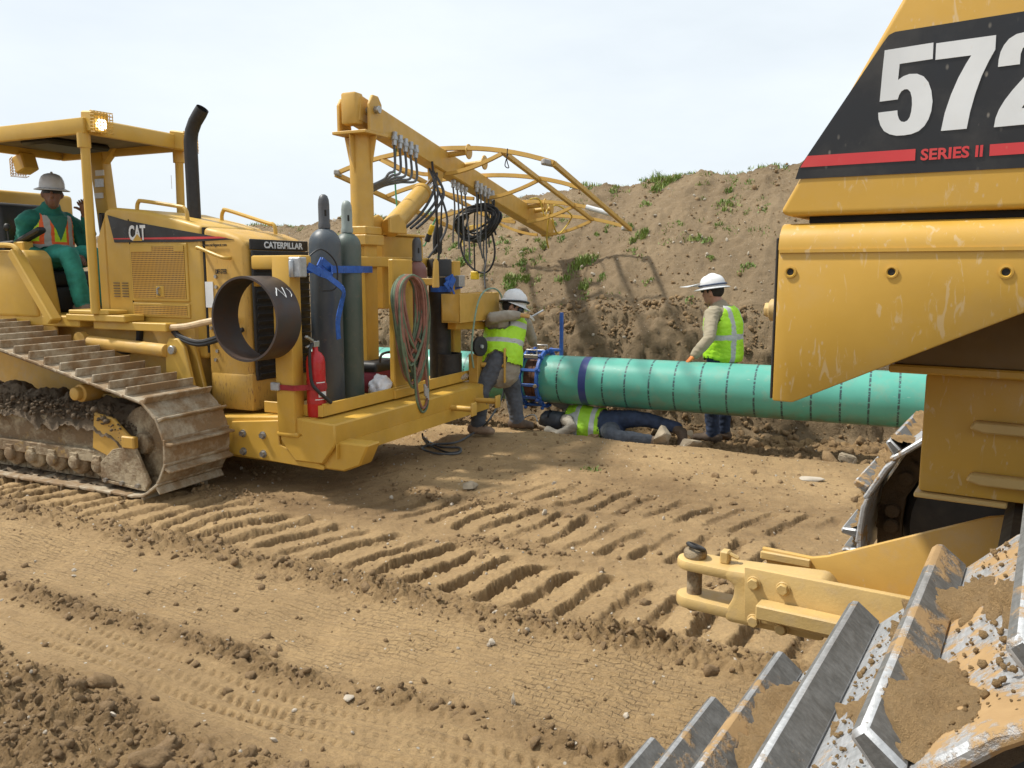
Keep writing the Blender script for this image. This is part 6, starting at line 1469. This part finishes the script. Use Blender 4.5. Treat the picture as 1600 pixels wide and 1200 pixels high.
def glove(t, wrist, d, palm_n, mat, fing_mat, L_=.19, curl=.35, spread=.10, thumb_side=1, name='glove'):
    d = Vector(d).normalized(); pn_ = Vector(palm_n); pn_ = (pn_ - d*pn_.dot(d)).normalized(); sd = d.cross(pn_)*thumb_side; w = Vector(wrist)
    b = MB(); loft(b, [w - d*.03, w + d*.02, w + d*.06, w + d*.095], [(.034, .028), (.034, .022), (.044, .019), (.043, .015)], sd)
    b.cur = 1
    for k, (o, ln, r) in enumerate(((.030, .072, .0098), (.010, .082, .0102), (-.011, .076, .0098), (-.030, .058, .009))):
        p = w + d*.088 + sd*o; dd = (d + sd*(o*spread*14)).normalized(); pts = [p]
        for j in range(3):
            dd = (dd + pn_*curl*(.5+.35*j)).normalized(); p = p + dd*ln*(.42, .32, .26)[j]; pts.append(p)
        loft(b, pts, [r, r*.98, r*.9, r*.75], sd, 8)
    p = w + d*.028 + sd*.034; dd = (d*.65 + sd*.75 + pn_*.15).normalized(); pts = [p]
    for j in range(2): p = p + dd*(.038, .03)[j]; pts.append(p); dd = (dd + d*.3 + pn_*.12).normalized()
    loft(b, pts, [.014, .012, .010], pn_, 8)
    return b.build(name, [mat, fing_mat], t, smooth=60)
RG = lambda z: z
# ---------------- standing man behind the pipe, hand on it (x ahead, facing -x before turning)
wm = Vector((2.22, 8.80, 0)); zg = gh(wm.x, wm.y)
RZ = R(-38); cR, sR = math.cos(-RZ), math.sin(-RZ)
def to_l(w, o=wm, zz=zg): d = Vector((w[0]-o.x, w[1]-o.y, w[2]-zz)); return (d.x*cR - d.y*sR, d.x*sR + d.y*cR, d.z)
hand_w = (1.86, 8.40+.02, PZ+PR+.03); hl = Vector(to_l(hand_w))
HM1 = tilt_frame(Vector((-.085, -.01, 1.605)), (-1, .05, -.22), (-.16, 0, 1))
def b1(part):
    for s, kx in ((-1, -.03), (1, .02)):
        part([(.03, s*.095, .93), (kx+.0, s*.11, .50), (.02+kx*.3, s*.115, .10)], [(.098, .105), (.072, .075), (.058, .06)], DENIM2, (0, 1, 0))
        part([(.055, s*.115, .055), (-.05, s*.12, .05), (-.16, s*.125, .04)], [(.05, .055), (.052, .052), (.045, .036)], BROWN, (0, 1, 0))
    part([(.03, 0, .90), (.03, 0, 1.0)], [(.165, .12), (.165, .12)], DENIM2, (0, 1, 0))
    part([(.035, 0, .93), (.04, 0, 1.08), (.03, 0, 1.26), (.01, 0, 1.39), (-.01, 0, 1.455)], [(.20, .15), (.20, .15), (.215, .15), (.20, .122), (.09, .075)], KHAKI, (0, 1, 0), True)
    sh = Vector((.0, -.215, 1.385)); el = sh.lerp(hl, .52) + Vector((.10, -.05, -.01)); wr = el.lerp(hl, .80)
    part([(.0, -.15, 1.40), sh, sh.lerp(el, .5), el, el.lerp(wr, .5), wr], [.07, .072, .062, .054, .05, .042], KHAKI, (0, 1, 0))
    part([(.0, .15, 1.40), (.0, .215, 1.385), (.03, .27, 1.12), (-.08, .25, .9)], [.07, .072, .052, .042], KHAKI, (0, 1, 0))
    part([(-.08, .25, .9), (-.12, .24, .82)], [.04, .035], SKIN, (0, 1, 0))
    add_head(part, HM1.translation, (-1, .05, -.22), (-.16, 0, 1), SKIN, (-.02, 0, 1.44))
    b1.wr = wr
lime = (.42, .78, .02); silv = (.42, .43, .42)
v1 = vest_mat('lime_vest', lime, silv)
p1 = person('person', 'standing man in lime vest with raised clear visor, hand on green pipe', (wm.x, wm.y, zg), RZ, b1, (v1, tilt_frame(Vector((.03, 0, 1.0)), (0, -1, 0), (-.02, 0, 1)), -.12, .445, .026))
p1.scale = (1.10, 1.06, 1.0)
hair_cap(p1, HM1); ho = hard_hat(p1, HM1, HATW); add_face(p1, HM1)
b = MB(); n = 16; vs = []
vm_ = NG('clear_visor'); vm_.b.inputs['Alpha'].default_value = .62; vmat = vm_.done((.74, .77, .80), .2)
for k in range(n+1):
    a = R(-75+150*k/n); vs += [HM1 @ Vector((.0+.15*math.cos(a), .125*math.sin(a), .11-.01*math.cos(a))), HM1 @ Vector((.09+.20*math.cos(a)+.05, .135*math.sin(a), .105-.03*(1-math.cos(a))))]
b.add(vs, [(2*i, 2*i+2, 2*i+3, 2*i+1) for i in range(n)]); vz = b.build('face_shield', vmat, p1, smooth=60); so = vz.modifiers.new('thick', 'SOLIDIFY'); so.thickness = .003
b = MB(); n = 28; b.tube([HM1 @ Vector((-.008+.137*math.cos(2*math.pi*k/n), .114*math.sin(2*math.pi*k/n), .075)) for k in range(n)], .009, 6, closed=True); b.build('visor_band', plain('blue_band', (.03, .05, .10), .5), ho)
b = MB(); b.bar(HM1 @ Vector((.085, -.06, .018)), HM1 @ Vector((.085, .06, .018)), .03, .022); b.build('sunglasses', BLK, p1, bevel=.006)
gor = plain('orange_glove', (.72, .22, .05), .7); gye = plain('yellow_glove', (.68, .42, .13), .7); ggr = plain('grey_glove', (.12, .12, .12), .8)
dw = (hl - b1.wr).normalized(); glove(p1, b1.wr + dw*.02, dw + Vector((-.1, -.12, .0)), (0, -.1, -1), gor, gye, curl=.22, spread=.16, thumb_side=-1)
# ---------------- welder bent over at the clamp
w2 = Vector((-.10, 8.15, 0)); z2 = gh(w2.x, w2.y)
HM2 = tilt_frame(Vector((.11, .18, 1.24)), (.95, -.10, -.38), (.36, .12, .9))
def b2(part):
    part([(-.03, -.09, .74), (-.20, -.14, .46), (-.235, -.10, .10)], [(.10, .105), (.082, .085), (.068, .07)], DENIM, (0, 1, 0))
    part([(-.29, -.10, .055), (-.20, -.13, .05), (-.10, -.16, .04)], [(.05, .05), (.05, .048), (.042, .034)], TANB, (0, 1, 0))
    part([(.0, .09, .74), (.10, .16, .46), (.15, .20, .10)], [(.105, .11), (.085, .088), (.07, .072)], DENIM, (0, 1, 0))
    part([(.11, .20, .055), (.20, .19, .05), (.29, .17, .04)], [(.05, .05), (.05, .048), (.042, .034)], BROWN, (0, 1, 0))
    part([(-.02, -.0, .62), (-.01, .02, .80)], [(.205, .175), (.20, .165)], GREYS, (.95, -.3, 0), True)
    part([(.0, .03, .84), (.02, .09, .98), (.05, .17, 1.10), (.09, .22, 1.17)], [(.172, .132), (.185, .135), (.19, .125), (.10, .08)], GREYS, (.95, -.3, 0), True)
    part([(.0, .0, 1.10), (-.13, .06, 1.12), (-.10, -.06, 1.15), (.06, -.06, 1.17), (.15, -.02, 1.175)], [.07, .07, .058, .052, .043], GREYS, (0, 0, 1))
    part([(.12, .25, 1.10), (.24, .26, 1.08), (.30, .34, .92), (.32, .52, .85)], [.07, .068, .052, .042], GREYS, (0, 0, 1))
    part([(.32, .52, .85), (.33, .60, .84)], [.04, .032], SKIN, (0, 0, 1))
    add_head(part, HM2.translation, (.95, -.10, -.38), (.36, .12, .9), SKIN, (.08, .20, 1.15))
v2 = vest_mat('lime_vest_two_bands', lime, silv, None, 'two')
p2 = person('person', 'welder in lime vest and white hard hat bending beside the blue pipe clamp', (w2.x, w2.y, z2), 0, b2, (v2, tilt_frame(Vector((.0, .03, .80)), (-.3, -.95, .1), (.08, .28, .9)), -.135, .36, .022))
hair_cap(p2, HM2); ho = hard_hat(p2, HM2, HATW, False, .04); add_face(p2, HM2, False)
b = MB(); n = 28; b.tube([HM2 @ Vector((-.008+.138*math.cos(2*math.pi*k/n), .116*math.sin(2*math.pi*k/n), .055+.045*math.cos(2*math.pi*k/n))) for k in range(n)], .013, 6, closed=True); b.build('head_strap', BLK, ho)
b = MB(); b.bar(HM2 @ Vector((.085, -.075, .0)), HM2 @ Vector((.085, .075, .0)), .06, .055); b.build('goggles', BLK, p2, bevel=.012)
gw_ = plain('white_glove', (.55, .52, .46), .8); glove(p2, Vector((.17, -.015, 1.177)), (1, .1, -.12), (.1, .3, -1), plain('tan_glove', (.50, .28, .09), .8), gw_, curl=.5, spread=.05)
pen = thing('chipping_rod', 'thin grey rod held in the bent welder\'s gloved hand', 'rod', (w2.x+.30, w2.y-.0, z2+1.165)); b = MB(); b.cyl((-.05, 0, -.03), (.11, .03, .055), .010, 8); b.build('rod', M['gland'], pen)
# ---------------- man lying on the ground under the pipe
wl_ = PD*((PD*1).dot(Vector((.93, 8.5, 0)))) + PN*8.33; z3 = gh(wl_.x, wl_.y)
HM3 = tilt_frame(Vector((-.60, -.06, .17)), (-.15, -.55, .6), (-1, 0, .05))
def b3(part):
    part([(-.46, .02, .17), (-.28, .0, .18), (-.05, .0, .17)], [(.17, .115), (.185, .13), (.165, .125)], GREYS, (0, .55, .85), True)
    part([(-.06, .0, .17), (.06, .0, .17)], [(.16, .13), (.165, .135)], DENIM2, (0, .5, .85))
    part([(.04, .02, .23), (.32, -.02, .27), (.42, -.0, .265), (.74, .02, .20)], [.105, .085, .075, .06], DENIM2, (0, 0, 1))
    part([(.04, -.05, .13), (.16, -.30, .12), (.22, -.33, .11), (.50, -.20, .09)], [.11, .09, .085, .062], DENIM, (0, 0, 1))
    part([(.74, .0, .19), (.80, -.02, .17), (.82, -.05, .08), (.80, -.06, .02)], [(.05, .05), (.052, .055), (.048, .05), (.04, .03)], BROWN, (0, 1, 0))
    part([(.50, -.2, .08), (.60, -.18, .09), (.68, -.16, .07)], [(.05, .05), (.05, .045), (.04, .034)], TANB, (0, 1, 0))
    part([(-.42, -.15, .22), (-.30, -.28, .18), (-.44, -.34, .09), (-.58, -.28, .12)], [.065, .06, .05, .042], GREYS, (0, 0, 1))
    part([(-.42, .14, .22), (-.52, .2, .3), (-.66, .14, .36)], [.065, .055, .044], GREYS, (0, 0, 1))
    add_head(part, HM3.translation, (-.15, -.55, .6), (-1, 0, .05), SKIN, (-.46, .0, .17))
v3 = vest_mat('lime_vest_lying', (.36, .66, .03), (.46, .47, .45), None, 'two')
p3 = person('person', 'man in a lime vest and jeans lying on the ground under the green pipe', (wl_.x, wl_.y, z3), -R(25), b3, (v3, tilt_frame(Vector((-.05, 0, .17)), (0, -1, .3), (-1, 0, 0)), -.02, .42, .016))
b = MB(); Mx = HM3; n = 16; vs = []; hood_m = plain('welding_hood', (.035, .042, .055), .45)
for (r, zz) in ((.118, -.13), (.125, -.05), (.125, .04), (.11, .10), (.07, .14), (.02, .155)):
    for k in range(n+1):
        a = R(-115+230*k/n); vs.append(Mx @ Vector((r*1.05*math.cos(a)+.015, r*.88*math.sin(a), zz)))
b.add(vs, [(i*(n+1)+k, i*(n+1)+k+1, (i+1)*(n+1)+k+1, (i+1)*(n+1)+k) for i in range(5) for k in range(n)]); hd = b.build('welding_hood', hood_m, p3, smooth=50); so = hd.modifiers.new('thick', 'SOLIDIFY'); so.thickness = .004
b = MB(); b.bar(Mx @ Vector((.135, -.05, .02)), Mx @ Vector((.135, .05, .02)), .012, .05); b.build('filter_lens', BLK, hd)
hair_cap(p3, HM3)
glove(p3, Vector((-.58, -.28, .12)), (-.9, .1, .2), (.1, .6, .6), plain('leather_glove', (.30, .23, .15), .8), plain('leather_glove_finger', (.28, .21, .13), .8), curl=.5)
glove(p3, Vector((-.66, .14, .36)), (-.8, -.2, .3), (0, -.6, .6), plain('leather_glove_b', (.30, .23, .15), .8), plain('leather_glove_finger_b', (.28, .21, .13), .8), curl=.5)
def gz(px, py): p = on_ground(px, py, -.12); return Vector((p.x, p.y, gh(p.x, p.y)+.012))
lead('ground_lead', 'grey welding cable curling on the dirt in front of the lying man\'s hood', [T.A @ (q - T.O) for q in (gz(873, 668), gz(870, 676), gz(862, 684), gz(850, 685), gz(843, 678), gz(842, 668), gz(836, 655)+Vector((0, 0, .06)), gz(820, 652)+Vector((0, 0, .04)), gz(808, 660), gz(790, 668))], .009, M['cable_grey'])
# ---------------- tractor driver, seated
wo_ = T.world((-2.34, 1.15, 1.25))
HM4 = tilt_frame(Vector((.02, -.02, 1.09)), (.75, -.62, -.08), (.06, 0, 1))
def b4(part):
    part([(-.10, 0, .46), (-.08, 0, .52)], [(.18, .14), (.18, .14)], TEAL2, (0, 1, 0))
    part([(-.10, 0, .47), (-.11, 0, .62), (-.10, 0, .80), (-.07, 0, .90), (-.04, 0, .96)], [(.185, .15), (.205, .165), (.215, .15), (.195, .115), (.09, .08)], TEAL, (0, 1, 0), True)
    for s, kx, fy in ((-1, .36, -.13), (1, .34, .12)):
        part([(-.05, s*.10, .47), (kx*.55, s*.13, .53), (kx, fy*1.15, .53), (kx+.06, fy*1.1, .34), (kx+.10, fy, .12)], [(.105, .105), (.095, .1), (.082, .085), (.075, .078), (.068, .07)], TEAL2, (0, 1, 0))
        part([(kx+.05, fy, .055), (kx+.15, fy, .05), (kx+.25, fy, .04)], [(.05, .055), (.052, .052), (.044, .036)], TANB, (0, 1, 0))
    part([(-.08, -.17, .86), (-.09, -.24, .82), (-.09, -.29, .60), (.12, -.20, .50), (.24, -.10, .52)], [.08, .08, .068, .06, .05], TEAL, (0, 0, 1))
    part([(.24, -.10, .52), (.30, -.06, .525), (.35, -.04, .51)], [(.036, .03), (.045, .026), (.036, .02)], SKIN_D, (0, 1, 0))
    part([(-.08, .17, .86), (-.07, .24, .82), (.02, .30, .60), (.10, .28, .74), (.14, .22, .88)], [.08, .08, .068, .056, .048], TEAL, (0, 0, 1))
    part([(.14, .22, .88), (.165, .19, .95), (.17, .17, 1.0)], [(.036, .03), (.045, .03), (.036, .026)], SKIN_D, (0, 1, 0))
    add_head(part, HM4.translation, (.75, -.62, -.08), (.06, 0, 1), SKIN_D, (-.03, 0, .95))
v4 = vest_mat('orange_yellow_vest', (.55, .80, .02), (.40, .40, .38), (.80, .12, .02))
p4 = person('person', 'seated tractor driver in teal coverall, orange striped vest, sunglasses and silver hard hat', wo_, T.yaw, b4, (v4, tilt_frame(Vector((-.10, 0, .47)), (0, 1, 0), (.05, 0, 1)), .0, .43, .016))
hair_cap(p4, HM4); hard_hat(p4, HM4, HATG, True, .04); add_face(p4, HM4, False)
b = MB(); n = 12
for k in range(n):
    a0, a1 = R(-62+124*k/n), R(-62+124*(k+1)/n); b.bar(Mx_a(HM4, a0) if False else HM4 @ Vector((-.005+.098*math.cos(a0), .082*math.sin(a0), .018)), HM4 @ Vector((-.005+.098*math.cos(a1), .082*math.sin(a1), .018)), .008, .036)
b.build('sunglasses', BLK, p4, bevel=.002)
for (w_, d_, n_, th) in (((.335, -.045, .515), (.8, .25, -.3), (0, .1, -1), 1), ((.17, .175, .99), (.1, -.5, .8), (.6, -.4, -.3), -1)):
    b = MB(); d_ = Vector(d_).normalized(); n_ = Vector(n_); n_ = (n_ - d_*n_.dot(d_)).normalized(); sd = d_.cross(n_)
    for o, ln, r in ((.030, .072, .0098), (.010, .08, .0102), (-.011, .076, .0098), (-.030, .058, .009)):
        p = Vector(w_) + d_*.02 + sd*o; dd = d_.copy(); pts = [p]
        for j in range(3): dd = (dd + n_*.5).normalized(); p = p + dd*ln*(.42, .32, .26)[j]; pts.append(p)
        loft(b, pts, [r, r*.98, r*.9, r*.75], sd, 8)
    p = Vector(w_) - d_*.03 + sd*.035*th; dd = (d_ + sd*.8*th).normalized(); loft(b, [p, p+dd*.04, p+dd*.06+n_*.02], [.014, .012, .01], n_, 8)
    b.build('fingers', SKIN_D, p4, smooth=60)
